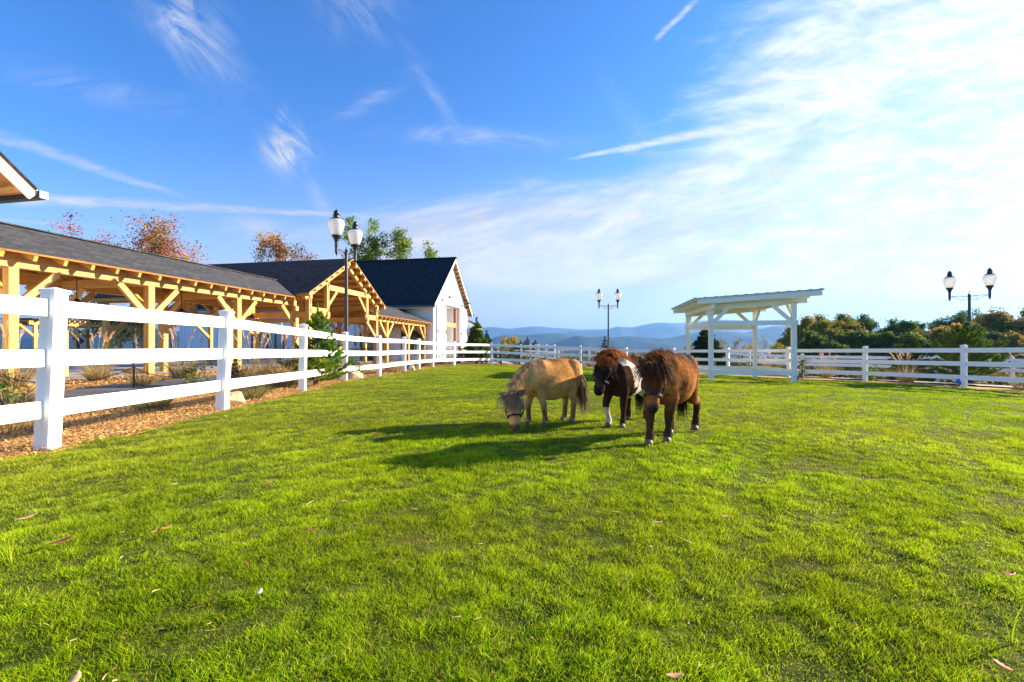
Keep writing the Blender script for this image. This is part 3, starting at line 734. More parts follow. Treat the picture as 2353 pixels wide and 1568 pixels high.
def gable_porch():
    off = tuple(K(18.5, -13.14, gk(18.5, -13.14)))
    t = thing('timber_porch', 'tall timber-framed gable porch with dark shingle roof beside the near lamp post', 'porch', off)
    ap, al, ar = 21.62, 18.0, 25.24; ze, zp = 3.42, 5.60; bf = -12.75; bbk = -25.0
    sl = (zp-ze)/(ap-al)
    for s, ae in ((-1, al), (1, ar)):
        P = [K(ae, bf, ze), K(ap, bf, zp), K(ap, bbk, zp), K(ae, bbk, ze)]
        if s > 0: P = P[::-1]
        m = MB(); m.poly([p+Zv*.04 for p in P], .04); part('roof_boards', M['deckw'], t, m, off)
        m = MB(); m.poly([p+Zv*.075 for p in P], .03); part('shingle_roof', M['shingle_d'], t, m, off)
        # purlins with ends showing under the rake
        n = 8
        for k in range(n):
            q = (k+.25)/n; a = ae+(ap-ae)*q; z = ze+(zp-ze)*q-.09
            m = MB(); nv = vn(np.array(-s*sl*U+Zv)) if False else vn(Zv+(-U if s < 0 else U)*sl)
            m.obox(K(a, (bf+.03+bbk)/2, z), Wv*((bf-.04-bbk)/2), np.cross(nv, Wv)*.08, nv*.07); part('purlin', M['wood'], t, m, off)
    bt = -13.14
    for b in (bt, -17.3, -21.2, -24.6):
        for s, ae in ((-1, al), (1, ar)):
            m = MB(); m.beam(K(ae+s*-.15, b, ze-.24+.15*sl), K(ap, b, zp-.26), .18, .24); part('rafter', M['wood'], t, m, off, bevel=.006)
        m = MB(); m.beam(K(19.87, b, 3.95), K(23.63, b, 3.95), .16, .26); part('collar_tie', M['wood'], t, m, off, bevel=.006)
        for a, s in ((19.87, 1), (23.63, -1)):
            m = MB(); m.beam(K(a, b, 2.40), K(a, b, 4.30), .19, .19, up=U); part('hanging_post', M['wood'], t, m, off, bevel=.006)
            m = MB(); m.beam(K(a+s*.09, b, 3.05), K(a+s*.85, b, 3.84), .10, .15); part('brace', M['wood'], t, m, off, bevel=.004)
        for a, s in ((18.5, 1), (24.75, -1)):
            g = gk(a, b)
            m = MB(); m.beam(K(a, b, g-.2), K(a, b, 3.50), .2, .2, up=U); part('post', M['wood'], t, m, off, bevel=.006)
            m = MB(); m.beam(K(a+s*.1, b, 2.75), K(a+s*1.28, b, 2.75), .15, .28); part('short_beam', M['wood'], t, m, off, bevel=.006)
            m = MB(); m.beam(K(a+s*.08, b, 1.65), K(a+s*1.2, b, 2.58), .11, .16); part('brace', M['wood'], t, m, off, bevel=.004)
            if b == bt:
                m = MB()
                for (aa, zz, hh) in ((a, 3.15, .16), (a, 2.72, .13), (a+s*1.37, 2.75, .15), (a+s*1.37, 4.02, .16)):
                    m.obox(K(aa, b+.105, zz), Wv*.006, U*.022, Zv*hh); m.obox(K(aa+s*.05, b+.105, zz), Wv*.006, U*.07, Zv*.022)
                part('iron_strap', M['black'], t, m, off)
    for a in (18.5, 24.75, 19.87, 23.63):
        m = MB(); z = 3.38 if a in (18.5, 24.75) else 2.62
        m.beam(K(a, bbk+.2, z), K(a, bf-.25, z), .17, .24); part('plate_beam', M['wood'], t, m, off)
    m = MB()
    m.tube([K(20.6, bt, 4.5), K(20.9, bt, 4.3), K(21.0, bt-.05, 4.05)], .008, 5); m.tube([K(20.2, bt+.05, 3.8), K(22.4, bt+.05, 2.9), K(23.3, bt+.05, 2.5)], .008, 5)
    part('cable', M['black'], t, m, off)
    return t
gable_porch()

def pendant(loc, top, label):
    t = thing('pendant_lamp', label, 'lamp', loc, 0, 'black barn lamps hanging under the timber walkway')
    m = MB(); m.tube([(0, 0, .1), (0, 0, top)], .012, 6); m.build('rod', M['black'], t)
    m = MB(); m.lathe([(.02, .12), (.05, .11), (.06, .06), (.20, .0), (.215, -.015), (.19, -.01)], n=18); m.build('lamp_shade', M['black'], t, smooth=True)
    return t
for a, lb in ((10.84, 'black pendant lamp under the walkway roof, nearest the camera'), (14.3, 'black pendant lamp under the walkway roof, middle of the three'), (17.8, 'black pendant lamp under the walkway roof, farthest, in front of the white wall')):
    p = K(a, -15.49, 2.36); pendant(tuple(p), 1.6, lb)

def board_wall(m, p0, p1, z0, z1f, n, step=.42, th=.03):
    """battens standing proud of a board wall; z1f gives wall height along it"""
    d = vn(p1-p0); L = np.linalg.norm(p1-p0); k = 0
    s = step/2
    while s < L:
        p = p0+d*s
        m.obox(p+Zv*((z0+z1f(s))/2)+n*th/2, Zv*((z1f(s)-z0)/2), d*.025, n*(th/2+.002)); s += step

def barn():
    off = tuple(K(38.85, -13.3, 0)); t = thing('barn', 'large white board barn with steep dark shingle roof and sliding doors', 'barn', off)
    a0, a1, ap = 34.4, 43.3, 38.85; b0, b1 = -37.5, -13.3; sl = .875; zp = 9.03; ze = zp-sl*5.35
    zw = lambda a: zp-sl*abs(a-ap)-.10
    g = -.3
    # long wall towards the camera
    def hole_wall(name, axis_pts, zlo, ztop, holes, fixed, nrm, th=.12, horiz='b'):
        pass
    m = MB(); m.obox(K(a0+.1, (b0+b1)/2, (g+zw(a0))/2), Wv*((b1-b0)/2), U*.1, Zv*((zw(a0)-g)/2))
    board_wall(m, K(a0, b0, 0), K(a0, b1, 0), g, lambda s: zw(a0)-.02, -U)
    part('front_wall', M['siding'], t, m, off)
    m = MB(); m.obox(K(a1-.1, (b0+b1)/2, (g+zw(a1))/2), Wv*((b1-b0)/2), U*.1, Zv*((zw(a1)-g)/2)); part('back_wall', M['siding'], t, m, off)
    # gable wall with the recessed doorway
    da0, da1, dz = 37.15, 41.15, 4.75
    m = MB()
    def gp(pts): m.poly([K(a, b1, z) for a, z in pts], .15)
    gp([(a0, g), (da0, g), (da0, dz), (a0, dz)]); gp([(da1, g), (a1, g), (a1, dz), (da1, dz)])
    gp([(a0, dz), (a1, dz), (a1, zw(a1)), (ap, zw(ap)), (a0, zw(a0))])
    z1 = lambda s: zw(a0+s)-.03
    d = U; s = .2
    while s < a1-a0:
        a = a0+s; lo = g if not (da0-.03 < a < da1+.03) else dz+.15
        hi = zw(a)-.05
        m.obox(K(a, b1+.012, (lo+hi)/2), Zv*((hi-lo)/2), U*.025, Wv*.014); s += .40
    part('gable_wall', M['siding'], t, m, off)
    m = MB(); dp = 1.3
    m.poly([K(da0, b1-dp, g), K(da1, b1-dp, g), K(da1, b1-dp, dz), K(da0, b1-dp, dz)], .1)
    m.poly([K(da1, b1-.15, g), K(da1, b1-.15, dz), K(da1, b1-dp, dz), K(da1, b1-dp, g)][::-1], .08)
    m.poly([K(da0, b1-.15, g), K(da0, b1-.15, dz), K(da0, b1-dp, dz), K(da0, b1-dp, g)], .08)
    m.poly([K(da0, b1-.15, dz), K(da1, b1-.15, dz), K(da1, b1-dp, dz), K(da0, b1-dp, dz)], .08)
    board_wall(m, K(da0, b1-dp, 0), K(da1, b1-dp, 0), g, lambda s: dz, Wv)
    part('doorway_recess', M['siding'], t, m, off)
    m = MB()
    m.obox(K(da0-.06, b1+.03, (g+dz)/2), Zv*((dz-g)/2), U*.07, Wv*.03); m.obox(K(da1+.06, b1+.03, (g+dz)/2), Zv*((dz-g)/2), U*.07, Wv*.03)
    m.obox(K((da0+da1)/2, b1+.035, dz+.07), U*((da1-da0)/2+.14), Wv*.03, Zv*.07)
    part('door_trim', M['white'], t, m, off)
    m = MB(); m.beam(K(da0, b1-.25, 3.08), K(da1-.3, b1-.25, 3.08), .22, .42); part('door_beam', M['brownw'], t, m, off)
    m = MB(); m.beam(K(da1-.5, b1-.25, g), K(da1-.5, b1-.25, 4.72), .22, .22, up=U); part('red_post', M['redpost'], t, m, off)
    for z0_, z1_ in ((3.45, 4.45), (.1, 2.7)):
        m = MB(); m.obox(K(da0+.75, b1-dp+.035, (z0_+z1_)/2), U*.62, Wv*.03, Zv*((z1_-z0_)/2)); w = part('window', M['glass'], t, m, off)
        m = MB()
        for s in (-1, 1): m.obox(K(da0+.75+s*.65, b1-dp+.05, (z0_+z1_)/2), Zv*((z1_-z0_)/2+.05), U*.035, Wv*.03)
        for z in (z0_-.02, z1_+.02, (z0_+z1_)/2): m.obox(K(da0+.75, b1-dp+.05, z), U*.62, Zv*.03, Wv*.025)
        part('window_frame', M['black'], w, m, off)
    # sliding door leaves with thin crossing braces
    for la0, la1 in ((35.05, 37.05), (41.25, 43.2)):
        m = MB(); am = (la0+la1)/2; ha = (la1-la0)/2
        m.obox(K(am, b1+.10, (g+dz)/2), U*ha, Wv*.03, Zv*((dz-g)/2))
        for z in (g+.1, dz-.1, 2.35): m.obox(K(am, b1+.14, z), U*(ha-.01), Wv*.014, Zv*.09)
        for s in (-1, 1): m.obox(K(am+s*(ha-.09), b1+.143, (g+dz)/2), Zv*((dz-g)/2-.01), U*.08, Wv*.014)
        leaf = part('sliding_door', M['white'], t, m, off)
        m = MB()
        for z0_, z1_ in ((g+.2, 2.26), (2.44, dz-.2)):
            for s in (-1, 1): m.beam(K(la0+.17, b1+.150+.006*s, z0_ if s > 0 else z1_), K(la1-.17, b1+.150+.006*s, z1_ if s > 0 else z0_), .012, .035)
        part('cross_brace', M['gutter'], leaf, m, off)
        m = MB()
        for aa in (la0+.12, la1-.12):
            m.obox(K(aa, b1+.165, 2.35), U*.10, Wv*.008, Zv*.16); m.obox(K(aa, b1+.165, dz-.05), U*.03, Wv*.012, Zv*.30)
        part('strap', M['black'], leaf, m, off)
    m = MB(); m.obox(K(39.1, b1+.19, dz+.26), U*4.1, Wv*.02, Zv*.03); part('door_track', M['black'], t, m, off)
    # roof
    rk = -12.85
    for s in (-1, 1):
        ae = ap+s*5.35
        P = [K(ae, rk, ze), K(ap, rk, zp), K(ap, b0-.4, zp), K(ae, b0-.4, ze)]
        if s > 0: P = P[::-1]
        m = MB(); m.poly([p+Zv*.0 for p in P], .05); part('roof_boards', M['deckw'], t, m, off)
        m = MB(); m.poly([p+Zv*.05+Wv*.02 for p in P], .045); part('shingle_roof', M['shingle_d'], t, m, off)
        m = MB(); m.beam(K(ae, rk-.02, ze-.15), K(ap, rk-.02, zp-.15), .04, .24, up=Wv if False else (0, 0, 1)); part('rake_board', M['white'], t, m, off)
        n = 15
        for k in range(n):
            q = (k+.3)/n; a = ae+(ap-ae)*q; z = ze+(zp-ze)*q-.17
            nv = vn(Zv+(-U if s < 0 else U)*sl)
            m = MB(); m.obox(K(a, rk-.33, z), Wv*.24, np.cross(nv, Wv)*.06, nv*.08); part('purlin_end', M['wood'], t, m, off)
        m = MB(); m.obox(K(ae-s*.02+s*.07, (b0+rk)/2, ze-.06), Wv*((rk-b0)/2+.1), U*.075, Zv*.075); part('gutter', M['gutter'], t, m, off)
        m = MB(); m.obox(K(ae-s*.08, (b0+rk)/2, ze-.13), Wv*((rk-b0)/2-.05), U*.02, Zv*.10); part('fascia', M['white'], t, m, off)
    m = MB(); m.beam(K(ap, b0-.4, zp+.06), K(ap, rk+.02, zp+.06), .28, .04); part('ridge_cap', M['shingle_d'], t, m, off)
    # windows and doors in the long wall
    def win(ba, bb_, z0_, z1_, nm, gm, mull=1, name='window'):
        m = MB(); m.obox(K(a0-.03, (ba+bb_)/2, (z0_+z1_)/2), Wv*((bb_-ba)/2), U*.02, Zv*((z1_-z0_)/2)); w = part(name, gm, t, m, off)
        m = MB()
        for b in np.linspace(ba, bb_, mull+1): m.obox(K(a0-.065, b, (z0_+z1_)/2), Zv*((z1_-z0_)/2+.05), Wv*.05, U*.03)
        for z in (z0_, z1_): m.obox(K(a0-.062, (ba+bb_)/2, z), Wv*((bb_-ba)/2), Zv*.05, U*.03)
        part('window_frame', nm, w, m, off)
    win(-29.9, -26.8, .05, 2.45, M['black'], M['glass_b'], 4)
    win(-15.95, -14.15, .9, 2.35, M['black'], M['glass'], 2)
    win(-19.6, -18.4, .0, 2.3, M['black'], M['glass'], 1)
    m = MB(); m.obox(K(a0-.06, -21.8, 1.75), Wv*1.7, U*.03, Zv*1.75)
    for s in (-1, 1): m.obox(K(a0-.10, -21.8+s*1.58, 1.75), Zv*1.7, Wv*.10, U*.015)
    for z in (.12, 3.38): m.obox(K(a0-.10, -21.8, z), Wv*1.45, Zv*.1, U*.015)
    dr = part('barn_door', M['white'], t, m, off)
    m = MB()
    for s in (-1, 1): m.beam(K(a0-.105-.004*s, -23.2, 1.9-s*1.4), K(a0-.105-.004*s, -20.4, 1.9+s*1.4), .012, .03)
    for s in (-1, 1): m.beam(K(a0-.13-.006*s, -22.35, 2.55-s*.42), K(a0-.13-.006*s, -21.25, 2.55+s*.42), .02, .20)
    part('cross_brace', M['black'], dr, m, off)
    m = MB(); m.obox(K(a0-.12, -20.05, 1.6), Zv*.45, Wv*.05, U*.02); part('handle', M['black'], dr, m, off)
    # wall lamps
    for b, z in ((-34.8, 3.85), (-31.2, 3.85), (-28.2, 3.85), (-24.9, 3.85), (-16.9, 2.55)):
        m = MB(); m.tube([K(a0, b, z), K(a0-.2, b, z+.18), K(a0-.38, b, z+.1), K(a0-.42, b, z-.05)], .025, 6); m.obox(K(a0-.04, b, z), Zv*.14, Wv*.06, U*.03)
        c = K(a0-.42, b, z-.2); m.lathe([(.03, .16), (.07, .14), (.08, .09), (.24, 0), (.25, -.02), (.2, -.01)], c, 12)
        part('wall_lamp', M['black'], t, m, off, smooth=False)
    for a in (36.9, 42.3):
        m = MB(); z = 5.55; m.tube([K(a, b1+.02, z), K(a, b1+.3, z+.15), K(a, b1+.5, z+.05), K(a, b1+.52, z-.1)], .025, 6)
        c = K(a, b1+.52, z-.27); m.lathe([(.03, .16), (.07, .14), (.08, .09), (.22, 0), (.23, -.02), (.2, -.01)], c, 12); part('wall_lamp', M['black'], t, m, off)
    m = MB()
    for s in (-1, 1):
        for k in range(13):
            q = k/13; a = ap+s*(.3+q*4.3); z = zp-.75-sl*abs(a-ap); m.ell(K(a, b1+.08, z), (.035, .035, .05), 6, 5)
    part('string_light', M['gutter'], t, m, off)
    # corner boards
    m = MB(); m.obox(K(a0-.03, b1-.1, (g+zw(a0))/2), Zv*((zw(a0)-g)/2), Wv*.14, U*.035); m.obox(K(a0+.1, b1+.03, (g+zw(a0))/2), Zv*((zw(a0)-g)/2), U*.13, Wv*.035); part('corner_board', M['white'], t, m, off)
    m = MB(); m.obox(K(a0-.1, b1-.33, ze+.45-.35), Wv*.13, U*.1, Zv*.12); part('corbel', M['wood'], t, m, off)
barn()

def lean_roof():
    off = tuple(K(44.6, -12.6, 0)); t = thing('side_porch', 'small porch roof with white rake board jutting out past the right end of the barn', 'porch', off)
    b0, b1_ = -13.4, -12.2; z0, z1 = 3.75, 3.0
    P = [K(43.5, b0, z0), K(43.5, b1_, z1), K(45.6, b1_, z1), K(45.6, b0, z0)]
    m = MB(); m.poly(P, .05); part('roof_boards', M['deckw'], t, m, off)
    m = MB(); m.poly([p+Zv*.05 for p in P], .045); part('shingle_roof', M['shingle_d'], t, m, off)
    m = MB(); m.beam(K(43.48, b0, z0-.12), K(43.48, b1_, z1-.12), .04, .26); part('rake_board', M['white'], t, m, off)
    for k in range(5):
        q = (k+.5)/5; m = MB(); m.beam(K(43.5, b0+(b1_-b0)*q, z0+(z1-z0)*q-.12), K(45.5, b0+(b1_-b0)*q, z0+(z1-z0)*q-.12), .1, .12); part('purlin', M['wood'], t, m, off)
    for a in (43.9, 45.3):
        m = MB(); m.beam(K(a, b1_-.25, -.3), K(a, b1_-.25, z1+.1), .2, .2, up=U); part('post', M['wood'], t, m, off)
        m = MB(); m.beam(K(a, b0, 2.3), K(a, b1_-.3, z1+.02), .12, .18); part('brace', M['wood'], t, m, off)
lean_roof()

def near_building():
    off = tuple(K(7.0, -12.3, 0)); t = thing('white_building', 'white board building at the left edge, only its eave and gutter corner showing', 'building', off)
    ac, bc, zc, sl, hs = 7.45, -11.69, 4.30, .87, 5.35; ap = ac-hs; zp = zc+sl*hs; bb = -23
    for s in (-1, 1):
        ae = ap+s*hs
        P = [K(ae, bc, zc), K(ap, bc, zp), K(ap, bb, zp), K(ae, bb, zc)]
        if s > 0: P = P[::-1]
        m = MB(); m.poly(P, .05); part('roof_boards', M['deckw'], t, m, off)
        m = MB(); m.poly([p+Zv*.05+Wv*.02 for p in P], .045); part('shingle_roof', M['shingle_d'], t, m, off)
        m = MB(); m.beam(K(ae-s*.05, bc-.02, zc-.10), K(ap, bc-.02, zp-.14), .04, .26); part('rake_board', M['white'], t, m, off)
        for k in range(10):
            q = (k+.4)/10; a = ae+(ap-ae)*q; z = zc+(zp-zc)*q-.16; nv = vn(Zv+(U*s)*sl)
            m = MB(); m.obox(K(a, bc-.35, z), Wv*.28, np.cross(nv, Wv)*.06, nv*.08); part('purlin_end', M['wood'], t, m, off)
        m = MB(); m.obox(K(ae+s*.07, (bc+bb)/2+.07, zc-.06), Wv*((bc-bb)/2), U*.075, Zv*.075); part('gutter', M['gutter'], t, m, off)
    m = MB(); b1 = -12.45; a0, a1 = ap-hs+.9, ac-.9; zw = lambda a: zp-sl*abs(a-ap)-.1
    m.poly([K(a0, b1, -.2), K(a1, b1, -.2), K(a1, b1, zw(a1)), K(ap, b1, zw(ap)), K(a0, b1, zw(a0))], .15)
    for k in range(22): a = a0+.2+k*.4; m.obox(K(a, b1+.012, (zw(a)-.3)/2), Zv*((zw(a)+.1)/2), U*.025, Wv*.014) if a < a1 else None
    part('gable_wall', M['siding'], t, m, off)
    for a in (a0, a1-.15):
        m = MB(); m.obox(K(a+.07, (b1+bb)/2-.2, (zw(a1)-.2)/2), Wv*((b1-bb)/2-.2), U*.07, Zv*((zw(a1)+.2)/2-.1)); part('side_wall', M['siding'], t, m, off)
near_building()

# far arbor seen through the walkway
def arbor():
    p0 = at(80, 800, 34.2); p1 = at(328, 800, 42.2)
    off = (p0.x, p0.y, 0); t = thing('timber_arbor', 'small low timber arbor seen far off through the near walkway', 'arbor', off)
    A0 = np.array((p0.x, p0.y, 0)); A1 = np.array((p1.x, p1.y, 0)); d = vn(A1-A0); n = np.array((-d[1], d[0], 0)); L = np.linalg.norm(A1-A0); zb = 2.75
    for s in (0, 2.6):
        k = 0
        for q in (0, .33, .66, 1.0):
            p = A0+d*L*q+n*s
            m = MB(); m.beam(p-Zv*.6, p+Zv*zb, .2, .2, up=d); part('post', M['wood'], t, m, off)
            for e in (-1, 1):
                m = MB(); m.beam(p+d*e*.08+Zv*(zb-.85), p+d*e*.95+Zv*zb, .12, .16); part('brace', M['wood'], t, m, off)
        m = MB(); m.beam(A0+n*s-d*.4+Zv*(zb+.14), A1+n*s+d*.4+Zv*(zb+.14), .18, .28); part('beam', M['wood'], t, m, off)
    for k in range(22):
        p = A0+d*L*(k+.3)/22; m = MB(); m.beam(p-n*.45+Zv*(zb+.34), p+n*3.05+Zv*(zb+.34), .09, .12); part('rafter', M['wood'], t, m, off)
    m = MB(); m.obox((A0+A1)/2+n*1.3+Zv*(zb+.45), d*(L/2+.4), n*1.7, Zv*.03); part('roof', M['shingle'], t, m, off)
arbor()

# ------------------------------------------------------------------ white shelter in the paddock
def shelter():
    th = R(9); A = np.array((math.cos(th), -math.sin(th), 0)); B = np.array((math.sin(th), math.cos(th), 0)); L, Dp = 2.93, 3.9
    rf = np.array((.619*17, 17, 0)); lf = rf-A*L; off = (lf[0], lf[1], g1(lf[0], lf[1]))
    t = thing('field_shelter', 'cream painted open timber shelter with sloping metal roof in the paddock', 'shelter', off)
    P = lambda i, j: lf+A*L*i+B*Dp*j
    zt = lambda i: 2.50+.19*i                     # top of posts rises to the right
    def bm(name, p, q, w, h, m_=M['cream'], **k):
        m = MB(); m.beam(p, q, w, h, **k); return part(name, m_, t, m, off, bevel=.006)
    for i in (0, 1):
        for j in (0, 1):
            p = P(i, j); bm('post', p+Zv*(g1(p[0], p[1])-.25), p+Zv*zt(i), .16, .16, up=A)
            s = 1 if i == 0 else -1; e = 1 if j == 0 else -1
            if i == 0: bm('brace', p+A*.05+Zv*(zt(0)-.56), p+A*.62+Zv*(zt(.2)-.02), .07, .14)
            else: bm('brace', p-A*.05+Zv*(zt(1)-.72), p-A*.75+Zv*(zt(.75)-.02), .07, .14)
            bm('brace', p+B*e*.05+Zv*(zt(i)-.5), p+B*e*.55+Zv*(zt(i)-.02), .07, .12)
    for i in (0, 1):
        bm('side_beam', P(i, 0)-B*.38+Zv*(zt(i)+.08), P(i, 1)+B*.38+Zv*(zt(i)+.08), .10, .17)
    for j in (0, 1):
        bm('header', P(0, j)+A*.06+Zv*(zt(0)+.06), P(1, j)+A*.45+Zv*(zt(1.15)+.06), .085, .2)
    # girts round the posts
    for zc, nm in ((1.94, 'upper_girt'), (.09, 'lower_girt')):
        for j, s in ((0, -1), (1, 1)):
            bm(nm, P(0, j)+B*s*.10-A*.12+Zv*zc, P(1, j)+B*s*.10+A*.12+Zv*(zc-(.03 if zc < 1 else 0)), .04, .19)
        for i, s in ((0, -1), (1, 1)):
            if zc > 1 and i == 1: continue
            bm(nm, P(i, 0)+A*s*.10-B*.08+Zv*zc, P(i, 1)+A*s*.10+B*.08+Zv*zc, .04, .19)
    sl = .255/ (L+1.35)*1.0
    zl = 2.80; z = lambda s: zl+s*.062           # s along A from left overhang
    n = 6
    for k in range(n):
        q = -.40+k*(Dp+.80)/(n-1)
        bm('rafter', lf-A*.58+B*q+Zv*(z(0)-.07), lf+A*(L+.78)+B*q+Zv*(z(L+1.3)-.07), .05, .17)
    c0 = lf-A*.66-B*.45; c1 = lf+A*(L+.84)-B*.45; c2 = c1+B*(Dp+.9); c3 = c0+B*(Dp+.9)
    Pq = [c0+Zv*(z(0)+.045), c1+Zv*(z(L+1.42)+.045), c2+Zv*(z(L+1.42)+.045), c3+Zv*(z(0)+.045)]
    m = MB(); m.poly(Pq, .022); part('roof_boards', M['cream'], t, m, off)
    m = MB(); m.poly([p+Zv*.035 for p in Pq], .033)
    for k in range(13):
        p = c0+A*(L+1.42)*k/12; zz = z((L+1.42)*k/12)+.09; m.beam(p+Zv*zz, p+B*(Dp+.9)+Zv*zz, .03, .025)
    part('metal_roof', M['metalroof'], t, m, off)
shelter()

# ------------------------------------------------------------------ street lamps
M['acrylic'] = mat('milky_acrylic', (.70, .72, .74), .12, .03, 3, spec=.6, coat=.5)
def acrylic():
    mt = M['acrylic']; nt = mt.node_tree; b = nt.nodes['Principled BSDF']; N = nt.nodes.new
    tr = N('ShaderNodeBsdfTranslucent'); tr.inputs[0].default_value = (.9, .92, .94, 1)
    tp = N('ShaderNodeBsdfTransparent'); tp.inputs[0].default_value = (.95, .96, .98, 1)
    m1 = N('ShaderNodeMixShader'); m1.inputs[0].default_value = .5; m2 = N('ShaderNodeMixShader'); m2.inputs[0].default_value = .12
    nt.links.new(b.outputs[0], m1.inputs[1]); nt.links.new(tr.outputs[0], m1.inputs[2]); nt.links.new(m1.outputs[0], m2.inputs[1]); nt.links.new(tp.outputs[0], m2.inputs[2])
    nt.links.new(m2.outputs[0], nt.nodes['Material Output'].inputs['Surface'])
acrylic()
def street_lamp(name, loc, ang, label, h=4.05, top=True):
    t = thing(name, label, 'street lamp', loc, ang, 'double-headed black street lamps')
    m = MB(); m.lathe([(.17, -.3), (.17, .25), (.12, .32), (.10, .5), (.062, .56), (.060, 2.0), (.052, h-.12), (.065, h-.10), (.065, h-.05), (.045, h-.03), (.05, h+.0), (.02, h+.06), (.012, h+.13), (.002, h+.16)], n=20)
    m.build('pole', M['black'], t, smooth=False)
    for s in (-1, 1):
        m = MB(); r = .64
        m.tube([(0, 0, h-.1), (s*r*.5, 0, h-.06), (s*(r-.03), 0, h-.07)], .014, 8)
        # scroll ironwork
        pts = [(s*(.06+.30*q), 0, h-.24+.14*math.sin(q*math.pi*.9)-.0*q) for q in np.linspace(0, 1, 7)]
        m.tube([(s*.05, 0, h-.20), (s*.16, 0, h-.27), (s*.28, 0, h-.25), (s*.40, 0, h-.15), (s*.5, 0, h-.10), (s*.6, 0, h-.13)], .010, 6)
        m.tube([(s*(.20+.07*math.cos(q)*(1-q/9)), 0, h-.165+.07*math.sin(q)*(1-q/9)) for q in np.linspace(-1.5, 5.5, 16)], .008, 5)
        m.build('arm', M['black'], t)
        m = MB(); z0 = h-.22
        m.lathe([(.002, z0-.09), (.018, z0-.03), (.034, z0), (.045, z0+.02), (.047, z0+.2), (.06, z0+.21), (.06, z0+.225), (.047, z0+.24), (.055, z0+.36), (.085, z0+.45), (.135, z0+.52), (.14, z0+.545), (.12, z0+.56)], (s*r, 0, 0), 20)
        hd = m.build('lamp_holder', M['black'], t)
        gz = z0+.555
        m = MB(); m.lathe([(.13, gz), (.165, gz+.06), (.20, gz+.17), (.228, gz+.30), (.238, gz+.37), (.228, gz+.42), (.205, gz+.455), (.17, gz+.47)], (s*r, 0, 0), 26)
        m.build('globe', M['acrylic'], hd, smooth=True)
        m = MB(); m.lathe([(.10, gz+.03), (.13, gz+.05), (.13, gz+.15), (.10, gz+.18)], (s*r, 0, 0), 16)
        m = MB(); cz = gz+.465
        m.lathe([(.185, cz), (.185, cz+.02), (.13, cz+.05), (.095, cz+.07), (.092, cz+.13), (.115, cz+.145), (.10, cz+.16), (.06, cz+.175), (.085, cz+.20), (.082, cz+.24), (.05, cz+.28), (.015, cz+.31), (.002, cz+.33)], (s*r, 0, 0), 20)
        m.build('lamp_cap', M['black'], hd)
    return t
x, y = -5.28, 14.5
street_lamp('street_lamp', (x, y, g1(x, y)), R(84), 'black double-globe street lamp in front of the timber gable porch')
x, y = (1398-1176.5)/FPX*31.5, 31.5
street_lamp('street_lamp', (x, y, g1(x, y)+.02), R(-3), 'black double-globe street lamp standing before the blue mountains, mid picture', h=4.3)
x, y = 20.5, 20.4
street_lamp('street_lamp', (x, y, g1(x, y)), R(-38), 'black double-globe street lamp behind the big pine near the right edge', h=4.15)

# ------------------------------------------------------------------ vegetation helpers
def leaf_quads(P, size, r, up=.35, aspect=.6):
    """one small folded diamond leaf per point; returns verts and quads"""
    n = len(P)
    d = r.normal(0, 1, (n, 3)); d[:, 2] *= .6; d /= np.linalg.norm(d, axis=1)[:, None]
    e = r.normal(0, 1, (n, 3)); e[:, 2] += up; s = np.cross(d, e); s /= np.linalg.norm(s, axis=1)[:, None]
    L = (size*r.uniform(.6, 1.35, n))[:, None]
    V = np.stack([P-d*L*.5, P+s*L*aspect*.5-d*L*.05, P+d*L*.5, P-s*L*aspect*.5-d*L*.05], 1)
    return V.reshape(-1, 3), np.arange(4*n).reshape(-1, 4)
def pick(cols, n, r, jit=.18):
    cols = np.array(cols); c = cols[r.integers(0, len(cols), n)]
    return c*(1+r.normal(0, jit, (n, 1)))
def branches(m, p, d, L, rad, depth, r, tips, spread=.5, up=.12, kids=3):
    n = 4; pts = [p]; cur = np.array(p, float); dd = np.array(d, float)
    for k in range(n):
        dd = vn(dd+r.normal(0, .10, 3)+np.array((0, 0, up*.5))); cur = cur+dd*L/n; pts.append(cur)
    m.tube(pts, list(np.linspace(rad, rad*.55, n+1)), 6 if depth > 1 else 5, cap=False)
    if depth == 0: tips.append((pts[-1], dd)); tips.append((pts[2], dd)); return
    for k in range(kids):
        a = r.uniform(0, 6.28); q = vn(np.cross(dd, (math.cos(a), math.sin(a), .2)))
        st = pts[-1] if k < 2 else pts[2+k % 2]
        branches(m, st, vn(dd*(1-spread*.6)+q*spread*r.uniform(.7, 1.3)), L*r.uniform(.62, .82), rad*.55, depth-1, r, tips, spread, up, kids)
